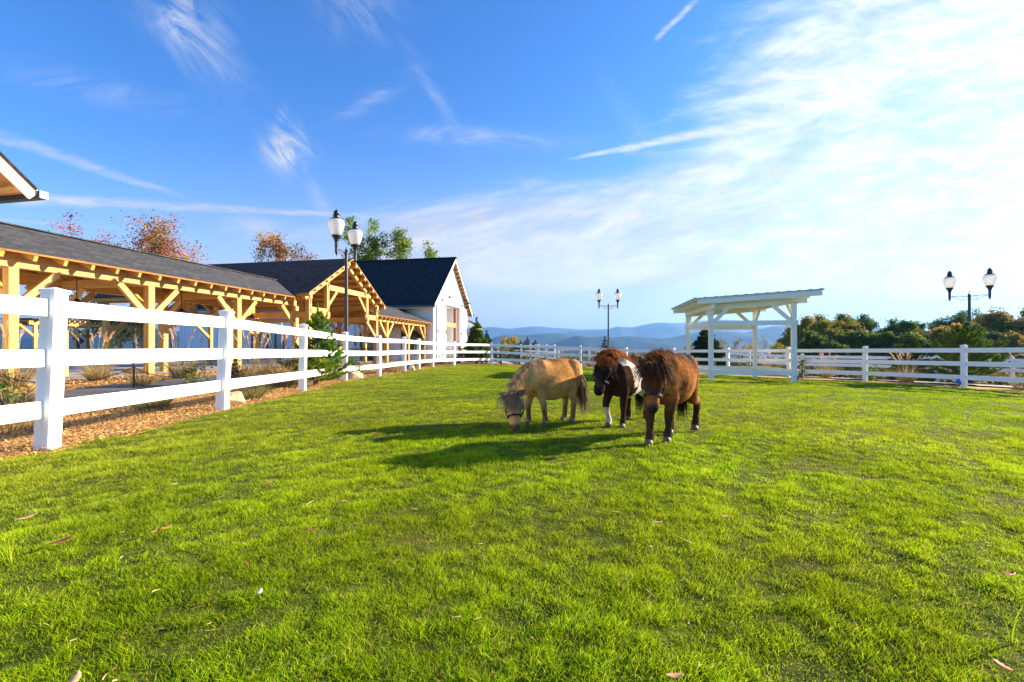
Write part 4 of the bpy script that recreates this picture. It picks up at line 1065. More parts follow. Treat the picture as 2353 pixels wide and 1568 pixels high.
def broad_tree(name, label, cat, loc, H, crown_r, cols, seed, leaves=3500, size=.14, group=None, depth=4, trunk_h=.35, density=.5, crown_top=None, bare=0.0, spread=.55):
    r = np.random.default_rng(seed)
    t = thing(name, label, cat, loc, 0, group)
    m = MB(); tips = []
    branches(m, (0, 0, -.3), (r.normal(0, .03), r.normal(0, .03), 1), H*trunk_h, H*.014, depth, r, tips, spread, .16)
    tp = np.array([q[0] for q in tips])
    # squeeze the twigs into the crown's height and width
    zmax = np.percentile(tp[:, 2], 97); rr = np.percentile(np.hypot(tp[:, 0], tp[:, 1]), 85)
    sx = crown_r/max(rr, .1); sz = H/(zmax+.02*H)
    vv = np.array(m.v); f = np.clip(vv[:, 2]/(H*.2), 0, 1); vv[:, 0] *= (1-f)+f*sx; vv[:, 1] *= (1-f)+f*sx; vv[:, 2] *= sz
    m.v = [tuple(q) for q in vv]; tp[:, :2] *= sx; tp[:, 2] *= sz
    m.build('trunk', M['bark'], t, smooth=True)
    k = r.integers(0, len(tp), leaves); clump = (r.random(len(tp)) > bare)
    k = k[clump[k]]
    P = tp[k]+r.normal(0, crown_r*.085+.05, (len(k), 3))*np.array((1, 1, .75))
    tone = r.uniform(.7, 1.25, len(tp))[k][:, None]
    ci = r.random(len(tp))[k]
    V, F = leaf_quads(P, size, r)
    cols = np.array(cols); base = cols[np.minimum((ci*len(cols)).astype(int), len(cols)-1)]*(1+r.normal(0, .2, (len(k), 1)))*tone
    o = npmesh('crown', V, F, M['leaf'], np.repeat(np.clip(base, .004, .9), 4, 0), t)
    return t
def shoots(name, label, cat, loc, H, R0, seed, cols, layers=9, per=6, nlen=.09, dens=110, group=None, conical=True, sub=3, curve=.5, trunkfrac=1.0, nw=.008):
    """conifer: whorls of up-curving boughs, each carrying bottle-brush shoots of needles"""
    r = np.random.default_rng(seed); t = thing(name, label, cat, loc, 0, group)
    m = MB(); m.tube([(0, 0, -.2), (0.01, 0, H*.5), (0, 0, H*.97)], [H*.03, H*.018, H*.006], 7); seg = []
    seg.append((np.array((0, 0, H*.85)), np.array((0, 0, H*.16))))
    for k in range(layers):
        q = (k+.5)/layers; z = H*(.06+.84*q)
        L = R0*((1-q)**.75 if conical else math.sqrt(max(1-(q-.3)**2*1.6, .1)))*r.uniform(.85, 1.15)+.05*R0
        for j in range(per):
            if q > .8 and j > per//2: continue
            a = 2*math.pi*(j/per)+k*1.3+r.normal(0, .2); hd = np.array((math.cos(a), math.sin(a), 0)); LL = L*r.uniform(.75, 1.15)
            pts = [np.array((0, 0, z))]
            for s in (.35, .7, 1.0): pts.append(np.array((0, 0, z))+hd*LL*s+np.array((0, 0, LL*curve*s*s*(.5+.5*q)-LL*.10*s)))
            m.tube(pts, [H*.010, H*.008, H*.006, H*.003], 5, cap=False)
            e = pts[-1]; d = pts[-1]-pts[-2]; seg.append((pts[-2]+d*.1, d*.9+np.array((0, 0, .25*np.linalg.norm(d)))))
            seg.append((pts[1], pts[2]-pts[1]))
            for u in range(sub):
                f = r.uniform(.35, .95); i = min(int(f*3), 2); b = pts[i]+(pts[i+1]-pts[i])*(f*3-i)
                sd = np.cross(hd, (0, 0, 1))*r.choice((-1, 1)); dd = vn(hd*.7+sd*r.uniform(.5, 1)+np.array((0, 0, curve*.6)))*LL*r.uniform(.22, .38)
                seg.append((b, dd)); m.tube([b, b+dd], [H*.005, H*.002], 4, cap=False)
    m.build('trunk', M['bark'], t)
    A = []; D = []
    for b, d in seg:
        L = np.linalg.norm(d); n = max(8, int(dens*L/.2)) if dens else 8
        q = r.random(n)**.8; A.append(b+q[:, None]*d)
        dv = vn(d); rd = r.normal(0, 1, (n, 3)); rd -= (rd@dv)[:, None]*dv; rd /= np.linalg.norm(rd, axis=1)[:, None]
        D.append(rd*.75+dv*.75)
    A = np.vstack(A); D = np.vstack(D); n = len(A); L = (nlen*r.uniform(.7, 1.2, n))[:, None]
    s = np.cross(D, r.normal(0, 1, (n, 3))); s /= np.linalg.norm(s, axis=1)[:, None]
    V = np.stack([A-s*nw, A+s*nw, A+D*L], 1).reshape(-1, 3)
    c = pick(cols, n, r, .2)
    npmesh('foliage', V, np.arange(3*n).reshape(-1, 3), M['needle'], np.repeat(np.clip(c, .003, .8), 3, 0), t)
    return t
def ribbons(roots, dirs, L, r, width, droop, segs=4, curl=.1):
    """arching blades; returns V,F and the blade parameter per vertex"""
    n = len(roots); P = roots.copy(); d = dirs/np.linalg.norm(dirs, axis=1)[:, None]; L = np.broadcast_to(L, (n,)).astype(float)
    side = np.cross(d, r.normal(0, 1, (n, 3))); side /= np.linalg.norm(side, axis=1)[:, None]
    rows = []; t = []
    wob = r.normal(0, curl, (n, 3))
    for k in range(segs+1):
        q = k/segs; w = width*(1-q**2*.92)
        w = np.broadcast_to(w, (n,))[:, None]
        rows.append(P-side*w*.5); rows.append(P+side*w*.5); t += [q, q]
        P = P+d*(L/segs)[:, None]; d = d+np.array((0, 0, -droop))*(1.0/segs)*(1+q)+wob/segs; d /= np.linalg.norm(d, axis=1)[:, None]
    V = np.stack(rows, 1); m = 2*(segs+1)
    base = (np.arange(n)*m)[:, None]
    F = np.concatenate([base+np.array((2*k, 2*k+1, 2*k+3, 2*k+2)) for k in range(segs)], 0)
    return V.reshape(-1, 3), F, np.tile(np.array(t), n)
def plume_grass(name, label, loc, H, n, plumes, seed, cols, group=None, spreadr=.10, pcol=(.70, .50, .32), lean=None):
    r = np.random.default_rng(seed); t = thing(name, label, 'plant', loc, 0, group)
    a = r.random(n)*6.28; rr = spreadr*np.sqrt(r.random(n)); roots = np.stack([rr*np.cos(a), rr*np.sin(a), np.full(n, -.02)], 1)
    o = r.uniform(.15, .75, n); dirs = np.stack([np.cos(a)*o, np.sin(a)*o, np.ones(n)], 1)
    V, F, q = ribbons(roots, dirs, H*r.uniform(.55, 1.0, n), r, .007, 1.1, 5, .25)
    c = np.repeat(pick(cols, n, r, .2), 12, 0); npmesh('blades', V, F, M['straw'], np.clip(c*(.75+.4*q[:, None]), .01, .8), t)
    for k in range(plumes):
        a = r.random()*6.28; o = r.uniform(.08, .38); d = np.array((math.cos(a)*o, math.sin(a)*o, 1)); d = vn(d)
        if lean is not None: d = vn(d+np.array(lean))
        L = H*r.uniform(1.0, 1.35); e = d*L; m = MB(); m.tube([(0, 0, 0), e*.6, e+np.array((d[0], d[1], -.1))*.05], [.004, .003, .002], 4)
        st = m.build('stem', M['strawsolid'], t)
        nn = 60; b = e*.86+np.outer(r.random(nn), vn(d+np.array((d[0], d[1], 0))*.8)*H*.26)
        dd = vn(d)[None]*.9+r.normal(0, .22, (nn, 3))
        V, F, q = ribbons(b, dd, .075*H/1.0, r, .010, .4, 2, .1)
        npmesh('plume', V, F, M['straw'], np.clip(np.repeat(pick([pcol], nn, r, .12), 6, 0), .02, .85), st)
    return t
M['strawsolid'] = mat('dry_stem', (.50, .36, .18), .8, .15, 9)
def shrub(name, label, cat, loc, H, Rr, n, cols, seed, size=.05, group=None, stems=7, flowers=None):
    r = np.random.default_rng(seed); t = thing(name, label, cat, loc, 0, group); m = MB(); tips = []
    for k in range(stems):
        a = r.random()*6.28; o = r.uniform(.1, .9)*Rr; p = np.array((math.cos(a)*o, math.sin(a)*o, H*r.uniform(.55, 1.0)))
        m.tube([(0, 0, -.05), p*(.3, .3, .5)+r.normal(0, .02, 3), p], [.012, .008, .004], 5, cap=False)
        for q in np.linspace(.3, 1, 6): tips.append(p*(q, q, q)+r.normal(0, .04, 3))
    m.build('stem', M['bark'], t)
    tp = np.array(tips); k = r.integers(0, len(tp), n); P = tp[k]+r.normal(0, Rr*.22, (n, 3)); P[:, 2] = np.maximum(P[:, 2], .02)
    V, F = leaf_quads(P, size, r); c = pick(cols, n, r, .22)
    npmesh('foliage', V, F, M['leaf'], np.repeat(np.clip(c, .004, .9), 4, 0), t)
    if flowers:
        k = r.integers(0, len(tp), flowers[1]); P = tp[k]+r.normal(0, Rr*.25, (len(k), 3)); P[:, 2] = np.maximum(P[:, 2], H*.4)
        V, F = leaf_quads(P, .06, r, .9, .9); npmesh('flowers', V, F, M['flower'], np.repeat(pick(flowers[0], len(P), r, .1), 4, 0), t)
    return t

GREEN = [(.05, .11, .015), (.07, .14, .02), (.10, .16, .02), (.13, .15, .02)]
DGREEN = [(.020, .050, .014), (.028, .065, .018), (.04, .08, .016), (.055, .085, .018)]
AUT = [(.55, .22, .012), (.60, .30, .015), (.46, .15, .012), (.36, .11, .02)]
GOLD = [(.28, .16, .02), (.35, .22, .03), (.20, .15, .02), (.12, .12, .02)]
def put(X, d, z=None):
    x = (X-1176.5)/FPX*d; return (x, d, g1(x, d) if z is None else z)
# trees behind the buildings
def T(*a, **k): return broad_tree(*a, **k)
T('autumn_tree', 'sparse orange autumn tree rising behind the long walkway roof', 'tree', put(312, 58), 18.6, 8.4, AUT, 21, leaves=10000, size=.27, bare=.3, depth=5, spread=.62)
T('autumn_tree', 'thin purple-brown autumn tree beside the sparse orange one', 'tree', put(215, 60), 17.5, 5.2, [(.55, .16, .06), (.40, .10, .06)], 22, leaves=6000, size=.25, bare=.35, depth=4, spread=.6)
T('autumn_tree', 'half bare russet tree right of the orange tree behind the walkway', 'tree', put(400, 59), 16.7, 4.6, [(.36, .13, .04), (.25, .07, .05), (.10, .12, .02)], 23, leaves=5600, size=.24, bare=.3, depth=4)
T('autumn_tree', 'small orange tree showing over the roof left of the lamp post', 'tree', put(655, 55), 14.6, 4.0, AUT[:2], 24, leaves=9000, size=.22, bare=.1, depth=4)
T('green_tree', 'green tree with gaps in its crown just right of the near lamp globes', 'tree', put(850, 55), 16.7, 3.5, [(.18, .27, .02), (.26, .32, .025), (.12, .21, .02)], 25, leaves=13000, size=.24, bare=.15, depth=4)
T('green_tree', 'green tree above the barn ridge, right one of the pair', 'tree', put(945, 57), 15.9, 3.5, [(.20, .29, .02), (.28, .33, .03), (.13, .21, .02)], 26, leaves=11000, size=.24, bare=.2, depth=4)
T('green_tree', 'yellow-green tree seen under the walkway roof behind the pendant lamp', 'tree', put(268, 60), 7.2, 4.2, [(.12, .14, .02), (.20, .17, .03), (.07, .10, .02)], 27, leaves=7000, size=.24, bare=.2, depth=4)
T('green_tree', 'low dark green tree seen under the walkway beside the far arbor', 'tree', put(318, 52), 4.2, 2.2, DGREEN+GOLD[:1], 28, leaves=1800, size=.18, depth=4)
# wood at the right: every tree by itself
rt = np.random.default_rng(77)
row = [(1858, 62, 738, 2.9, 'g'), (1900, 66, 733, 3.2, 'm'), (1945, 63, 730, 3.0, 'm'), (1985, 70, 733, 3.3, 'd'), (2030, 66, 736, 3.2, 'd'), (2070, 64, 744, 2.6, 'd'), (2105, 68, 748, 2.6, 'd'),
       (2138, 60, 757, 2.4, 'o'), (2160, 72, 729, 3.2, 'd'), (2185, 62, 752, 2.4, 'o'), (2205, 75, 722, 3.2, 'd'), (2245, 66, 738, 3.0, 'g'), (2262, 60, 730, 2.6, 'a'), (2290, 66, 745, 3.0, 'd'), (2318, 58, 716, 3.0, 'a'),
       (2348, 61, 722, 3.2, 'm'), (2385, 55, 728, 3.2, 'm'), (2440, 58, 715, 3.4, 'd'), (1835, 78, 752, 2.6, 'm'), (2530, 56, 722, 3.6, 'd'),
       (1880, 55, 770, 2.3, 'd'), (1935, 56, 768, 2.4, 'd'), (1990, 56, 772, 2.4, 'd'), (2045, 55, 770, 2.4, 'd'), (2225, 54, 768, 2.4, 'd'), (2275, 53, 770, 2.4, 'd'), (2335, 50, 772, 2.4, 'o')]
pal = {'g': [(.30, .27, .03), (.20, .22, .03), (.38, .30, .04)], 'm': [(.16, .20, .03), (.26, .22, .035), (.11, .17, .03), (.38, .23, .04)], 'd': [(.075, .14, .03), (.10, .17, .03), (.15, .20, .035)],
       'o': [(.50, .27, .05), (.36, .24, .045), (.20, .18, .04)], 'a': [(.26, .22, .05), (.17, .18, .04), (.36, .24, .05)]}
lab = {'g': 'yellow-green rounded tree', 'm': 'olive and russet mottled tree', 'd': 'dark green leafy tree', 'o': 'orange-tinted autumn tree', 'a': 'thin-crowned half bare tree'}
where = {1858: 'at the left end of the wood, tallest near the shelter', 1900: 'second along the wood right of the shelter', 1945: 'third along the wood, left of the dip', 1985: 'behind the third fence post right of the shelter',
         2030: 'in the middle of the wood, left of the small spruce', 2070: 'behind the small spruce', 2105: 'at the dip of the wood right of the small spruce', 2138: 'in the dip of the wood between two dark trees', 2160: 'rising just left of the right street lamp',
         2185: 'just left of the big pine top', 2205: 'behind the big pine top', 2245: 'right behind the right lamp pole', 2262: 'with sky showing through, right of the lamp pole', 2290: 'between the lamp pole and the right edge', 2318: 'with open crown near the right edge', 2348: 'cut by the right edge of the photo',
         2385: 'just outside the right edge', 2440: 'beyond the right edge', 1835: 'lowest at the far left end of the wood', 2530: 'farthest outside at right', 1880: 'low in front at the left end of the wood', 1935: 'low in front of the olive trees', 1990: 'low in front, middle of the wood', 2045: 'low in front, left of the small spruce',
         2225: 'low in front beside the big pine', 2275: 'low in front right of the big pine', 2335: 'low in front at the right edge'}
for i, (X, d, Yt, rr, k) in enumerate(row):
    p = put(X, d); top = 1+(800-Yt)/FPX*d; H = top-p[2]
    T('wood_tree', lab[k]+' '+where[X], 'tree', p, H, rr, pal[k], 100+i, leaves=13000 if k != 'a' else 6500, size=.27, group='trees of the wood beyond the right fence', depth=4, trunk_h=.25, bare=.0 if k != 'a' else .25, spread=.6)
# small autumn trees down the slope behind the shelter
for i, (X, d, Yt, rr, k, lb) in enumerate(((1652, 46, 785, 1.0, 'o', 'small golden tree beyond the shelter, left of its back post'), (1672, 50, 778, 1.2, 'a', 'half bare gold tree beyond the shelter'), (1712, 48, 783, 1.3, 'o', 'round orange-gold tree seen left of the shelter back post'), (1742, 50, 780, 1.0, 'o', 'orange tree directly behind the shelter back post'),
                                            (1768, 52, 776, 1.1, 'a', 'bare twiggy grey tree seen inside the shelter'), (1795, 50, 790, 1.3, 'g', 'low gold bush tree at the right side of the shelter opening'), (1588, 50, 793, .8, 'g', 'tiny yellow-green tree seen at the left shelter post'), (1160, 45, 775, 1.3, 'y', 'small bright yellow tree behind the far fence corner'))):
    pal['y'] = [(.35, .26, .02), (.45, .33, .03), (.12, .14, .02)]
    p = put(X, d); top = 1+(800-Yt)/FPX*d
    T('autumn_tree', lb, 'tree', p, top-p[2], rr, pal[k], 150+i, leaves=1500 if k != 'a' else 350, size=.14, depth=3, trunk_h=.25)
PINE = [(.10, .24, .018), (.16, .32, .02), (.28, .42, .03), (.07, .16, .015)]
FIR = [(.025, .06, .018), (.035, .075, .02), (.05, .09, .02)]
p = put(730, 11.6); p = (p[0], p[1], p[2])
shoots('pine', 'bushy bright green pine behind the near fence beside the gable porch', 'pine tree', p, 2.05, .66, 31, PINE, layers=10, per=9, nlen=.055, dens=210, sub=6, curve=.9, nw=.005)
shoots('pine', 'low dark green pine behind the near fence post, golden new shoots', 'pine tree', put(722, 10.9), .95, .62, 35, PINE+[(.45, .33, .03)], layers=5, per=7, nlen=.07, dens=120, sub=4, curve=.6, nw=.006)
shoots('pine', 'big dark pine with upright shoots behind the fence post at right', 'pine tree', put(2215, 17.2), 2.5, 1.15, 32, [(.08, .16, .02), (.12, .21, .025), (.22, .30, .03)], layers=9, per=9, nlen=.075, dens=190, sub=6, curve=.95, nw=.007)
shoots('spruce', 'small slender spruce left of the big pine behind the right fence', 'spruce tree', put(2090, 20.5), 2.4, .85, 33, FIR+[(.08, .11, .02), (.10, .15, .02)], layers=15, per=8, nlen=.09, dens=110, sub=4, curve=.2, nw=.008)
shoots('spruce', 'dark narrow spruce behind the left posts of the shelter', 'spruce tree', put(1622, 29.5), 2.9, 1.25, 34, FIR, layers=17, per=9, nlen=.15, dens=95, sub=4, curve=.15, nw=.012)
shoots('cedar', 'feathery green conifer at the right end of the barn behind the fence', 'conifer', put(1095, 31.0), 3.1, .95, 36, [(.08, .15, .025), (.12, .20, .03), (.17, .24, .04)], layers=20, per=9, nlen=.15, dens=95, sub=5, curve=.12, nw=.012)
shoots('cedar', 'second smaller conifer right of the feathery one by the barn', 'conifer', put(1118, 34), 2.4, .7, 37, [(.04, .09, .02), (.06, .11, .02)], layers=15, per=8, nlen=.14, dens=80, sub=4, curve=.12, nw=.012)
for i, (X, Yt, lb) in enumerate(((1390, 775, 'small dark juniper just left of the middle lamp pole'), (1196, 784, 'little fir over the far fence, left of three'), (1212, 776, 'little fir over the far fence, middle and tallest of three'), (1230, 783, 'little fir over the far fence, right of three'), (1180, 783, 'sparse little fir beside the bright yellow tree'))):
    d = 37 if X == 1390 else 47; p = put(X, d); shoots('fir', lb, 'fir tree', p, 1+(800-Yt)/FPX*d-p[2], .5 if X == 1390 else .9, 40+i, FIR, layers=8, per=6, nlen=.16, dens=50, sub=3, curve=.2, nw=.016, group='small firs beyond the far fence')
# ornamental grasses, shrubs
TAN = [(.38, .26, .11), (.30, .22, .09), (.20, .20, .06), (.45, .31, .15)]; GT = [(.13, .17, .04), (.22, .22, .07), (.34, .26, .11)]
def off_at(X, Y, d): return put(X, d)
gr = [(15, 4.9, .55, 260, 0, TAN, 'tan grass tuft cut by the left edge behind the near rails', .5), (348, 6.6, .38, 380, 0, GT, 'green-brown fountain grass tuft between the first two fence posts', .3), (30, 10.2, 1.15, 300, 5, TAN, 'tall tan plume grass at the far left post of the walkway', .3),
      (225, 12.2, .62, 420, 0, TAN, 'round tan grass clump across the path left of the walkway post', .3), (222, 14.5, 1.1, 200, 9, TAN, 'plume grass below the far arbor, behind the round clump', .3), (330, 10.8, .55, 300, 2, TAN, 'straw grass at the foot of the walkway post', .3), (415, 13.2, 1.05, 300, 8, TAN, 'plume grass in front of the white barn wall, left of the second fence post', .3),
      (575, 7.9, .42, 380, 0, GT, 'fountain grass tuft right of the pale boulder', .25), (582, 12.2, 1.05, 360, 12, TAN, 'broad plume grass behind the fence right of the second post', .4), (648, 10.4, 1.1, 340, 10, TAN, 'plume grass close left of the third fence post', .35),
      (905, 17.6, .55, 240, 4, TAN, 'low brown grass behind the fence left of the barn', .3), (880, 21, .8, 200, 5, TAN, 'plume grass at the walkway foot beyond the lamp post', .3), (950, 22, .8, 200, 5, TAN, 'plume grass under the far walkway', .3), (975, 24, .7, 200, 4, TAN, 'tan grass before the barn corner', .3), (1012, 27.6, .9, 200, 6, TAN, 'plume grass before the sliding barn door', .3),
      (1285, 31.2, 1.0, 160, 6, TAN, 'pale plume grass beyond the far fence, above the tan pony', .3), (1216, 31.5, .7, 160, 3, TAN, 'tan grass beyond the far fence corner', .3), (1368, 29.8, .9, 160, 6, TAN, 'plume grass left of the piebald pony mane', .3), (1470, 28.4, .8, 140, 5, TAN, 'pale plumes right of the piebald pony mane', .3), (1602, 25.5, .7, 160, 5, TAN, 'tan grass left of the shelter post', .25),
      (1768, 23.2, .85, 260, 7, TAN+[(.42, .22, .10)], 'reddish plume grass seen inside the shelter', .3), (1900, 21.0, .9, 260, 8, TAN, 'plume grass with pale heads right of the shelter', .3), (2082, 17.8, .95, 340, 14, TAN, 'big plume grass left of the big pine', .35), (2350, 14.2, .9, 260, 4, TAN, 'plume grass cut by the right edge', .3), (1645, 24.6, .5, 120, 2, TAN, 'thin grass at the foot of the shelter left post', .2),
      (985, 25.6, .6, 200, 3, TAN, 'straw grass beside the barn corner', .25), (60, 7.6, .45, 300, 0, GT+TAN, 'ragged low grass just behind the first fence post', .35), (500, 9.2, .35, 240, 0, GT, 'small green tuft just left of the second fence post', .25)]
for i, (X, d, H, n, pl, cols, lb, sp) in enumerate(gr):
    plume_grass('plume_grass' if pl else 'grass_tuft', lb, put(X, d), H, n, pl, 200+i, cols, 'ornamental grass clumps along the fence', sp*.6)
LEAFY = [(.08, .16, .02), (.11, .19, .03), (.05, .11, .02), (.25, .25, .04)]
for i, (X, d, H, Rr, n, cols, lb, fl) in enumerate(((22, 5.6, .55, .35, 260, LEAFY, 'leafy green shrub at the left edge behind the near rails', None), (445, 9.4, .75, .3, 330, LEAFY, 'slender leafy shrub left of the second fence post', None), (470, 12.5, 1.35, .12, 70, LEAFY, 'tall single leafy shoot in front of the white barn wall', None),
        (530, 10.8, .75, .35, 520, [(.04, .09, .02), (.06, .12, .02), (.14, .18, .03)], 'dense dark green shrub right behind the second fence post', None), (820, 13.9, .6, .4, 300, [(.05, .09, .02), (.08, .12, .03)], 'low round-leaved shrub right of the near lamp post', None), (965, 22.5, 1.7, .3, 500, [(.08, .12, .02), (.2, .2, .04)], 'tall thin green shrub before the barn window', None),
        (2005, 18.8, .55, .4, 260, LEAFY, 'leafy green shrub right of the fourth fence post', None), (1723, 24.2, .8, .3, 160, LEAFY, 'small leafy shrub seen inside the shelter', None), (1845, 19.8, .95, .25, 140, LEAFY, 'thin leafy shrub just right of the shelter', None), (1832, 18.6, .35, .3, 130, [(.3, .3, .25), (.1, .12, .05)], 'low pale shrub at the shelter right foot', None),
        (1305, 30.6, .5, .7, 420, [(.05, .10, .02), (.10, .14, .03)], 'flower bed shrub with pink and red blooms above the tan pony', ([(.7, .04, .22), (.6, .03, .05), (.8, .5, .02)], 90)), (1352, 30.4, .5, .6, 380, [(.05, .10, .02), (.10, .14, .03)], 'pink flowering shrub left of the piebald pony ears', ([(.75, .05, .25), (.8, .2, .4)], 90)),
        (1190, 30.6, .35, .6, 260, LEAFY, 'low shrub in front of the black picnic table', None), (1245, 31.2, .7, .5, 300, [(.06, .12, .02), (.1, .16, .02)], 'green bush above the tan pony withers', None), (1300, 37, 1.3, 1.1, 600, GOLD, 'gold-leaved bush beyond the far fence', None), (1430, 34, 1.2, 1.2, 500, [(.25, .2, .02), (.12, .14, .02)], 'yellow-green bush right of the middle lamp pole', None))):
    shrub('shrub', lb, 'shrub', put(X, d), H, Rr, n, cols, 300+i, .055 if d < 16 else .09, None, 7 if Rr > .15 else 2, fl)
# low scrub on the slope past the outer fence (reads as one mass)
r = np.random.default_rng(9)
n = 22000; x = r.uniform(-6, 58, n); y = r.uniform(34, 62, n); keep = (y > 36+.0*x) | (x > 18); x = x[keep]; y = y[keep]
x2 = r.uniform(8, 34, 150000); y2 = r.uniform(16, 46, 150000); pr = x2*.66+y2*.75; kk = (pr > 31.2) & (r.random(150000) < np.where(pr < 35.5, .55, .10)); x = np.r_[x, x2[kk]]; y = np.r_[y, y2[kk]]
cl = fbm(x*.35, y*.35, 3); k = cl > .40; x = x[k]; y = y[k]; z = G(x, y)+r.random(len(x))*1.25*np.clip((cl[k]-.3)*2.4, 0, 1)
V, F = leaf_quads(np.stack([x, y, z], 1), .20, r); tag(npmesh('scrub', V, F, M['leaf'], np.repeat(np.clip(pick(DGREEN+GOLD[2:]+[(.16, .11, .05)], len(x), r, .25), .004, .8), 4, 0)), 'dark low scrub covering the slope beyond the outer fence', 'scrub', kind='stuff')

# ------------------------------------------------------------------ ponies
def voxel_body(m, name, vox, parent, material, colf, smooth_it=6, extra_noise=.0):
    """fuse overlapping lofts into one continuous skin, smooth it and colour it by place"""
    me = m.mesh('tmp'); o = bpy.data.objects.new('tmp', me); C.objects.link(o)
    rm = o.modifiers.new('r', 'REMESH'); rm.mode = 'VOXEL'; rm.voxel_size = vox; rm.adaptivity = 0
    sm = o.modifiers.new('s', 'SMOOTH'); sm.factor = .5; sm.iterations = smooth_it
    dg = bpy.context.evaluated_depsgraph_get(); ev = o.evaluated_get(dg); me2 = bpy.data.meshes.new_from_object(ev)
    bpy.data.objects.remove(o)
    n = len(me2.vertices); V = np.empty(n*3, np.float32); me2.vertices.foreach_get('co', V); V = V.reshape(-1, 3)
    NN = np.empty(n*3, np.float32); me2.vertices.foreach_get('normal', NN); NN = NN.reshape(-1, 3)
    col = colf(V, NN)
    ca = me2.color_attributes.new('Col', 'FLOAT_COLOR', 'POINT'); cc = np.ones((n, 4), np.float32); cc[:, :3] = col; ca.data.foreach_set('color', cc.ravel())
    me2.polygons.foreach_set('use_smooth', [True]*len(me2.polygons)); me2.materials.clear(); me2.materials.append(material); me2.name = name
    ob = bpy.data.objects.new(name, me2); C.objects.link(ob)
    if parent is not None: ob.parent = parent
    me2.calc_loop_triangles(); nt = len(me2.loop_triangles); Tr = np.empty(nt*3, np.int32); me2.loop_triangles.foreach_get('vertices', Tr)
    return ob, V, NN, Tr.reshape(-1, 3)
def fur(name, V, NN, Tr, colf, n, length, parent, r, flow, width=.0035, lift=.35, keep=None):
    A = V[Tr[:, 0]]; B = V[Tr[:, 1]]; Cc = V[Tr[:, 2]]; ar = np.linalg.norm(np.cross(B-A, Cc-A), axis=1); k = r.choice(len(Tr), n, p=ar/ar.sum())
    u = r.random(n); v = r.random(n); f = u+v > 1; u[f] = 1-u[f]; v[f] = 1-v[f]
    P = A[k]+u[:, None]*(B[k]-A[k])+v[:, None]*(Cc[k]-A[k]); N_ = NN[Tr[k, 0]]
    if keep is not None:
        q = keep(P); P = P[q]; N_ = N_[q]; n = len(P)
    fl = flow(P); t = fl-N_*(fl*N_).sum(1)[:, None]; t /= np.linalg.norm(t, axis=1)[:, None]+1e-6
    d = t+N_*lift+r.normal(0, .12, (n, 3)); d /= np.linalg.norm(d, axis=1)[:, None]
    s = np.cross(d, N_); s /= np.linalg.norm(s, axis=1)[:, None]+1e-6
    L = (length*r.uniform(.5, 1.3, n)*np.clip(.35+(P[:, 2]-.22)*2.6, .35, 1))[:, None]
    VV = np.stack([P-s*width, P+s*width, P+d*L], 1).reshape(-1, 3)
    c = colf(P, N_)*(1+r.normal(0, .22, (n, 1)))
    return npmesh(name, VV, np.arange(3*n).reshape(-1, 3), M['fur'], np.repeat(np.clip(c, .003, .95), 3, 0), parent)
def mixc(a, b, t): t = np.clip(t, 0, 1)[:, None]; return np.array(a)*(1-t)+np.array(b)*t if np.ndim(a) == 1 else a*(1-t)+np.array(b)*t
def n3(P, s, o=0.0): return fbm(P[:, 0]*s+P[:, 2]*s*.6+o, P[:, 1]*s+P[:, 2]*s*.8+o*2, 3)

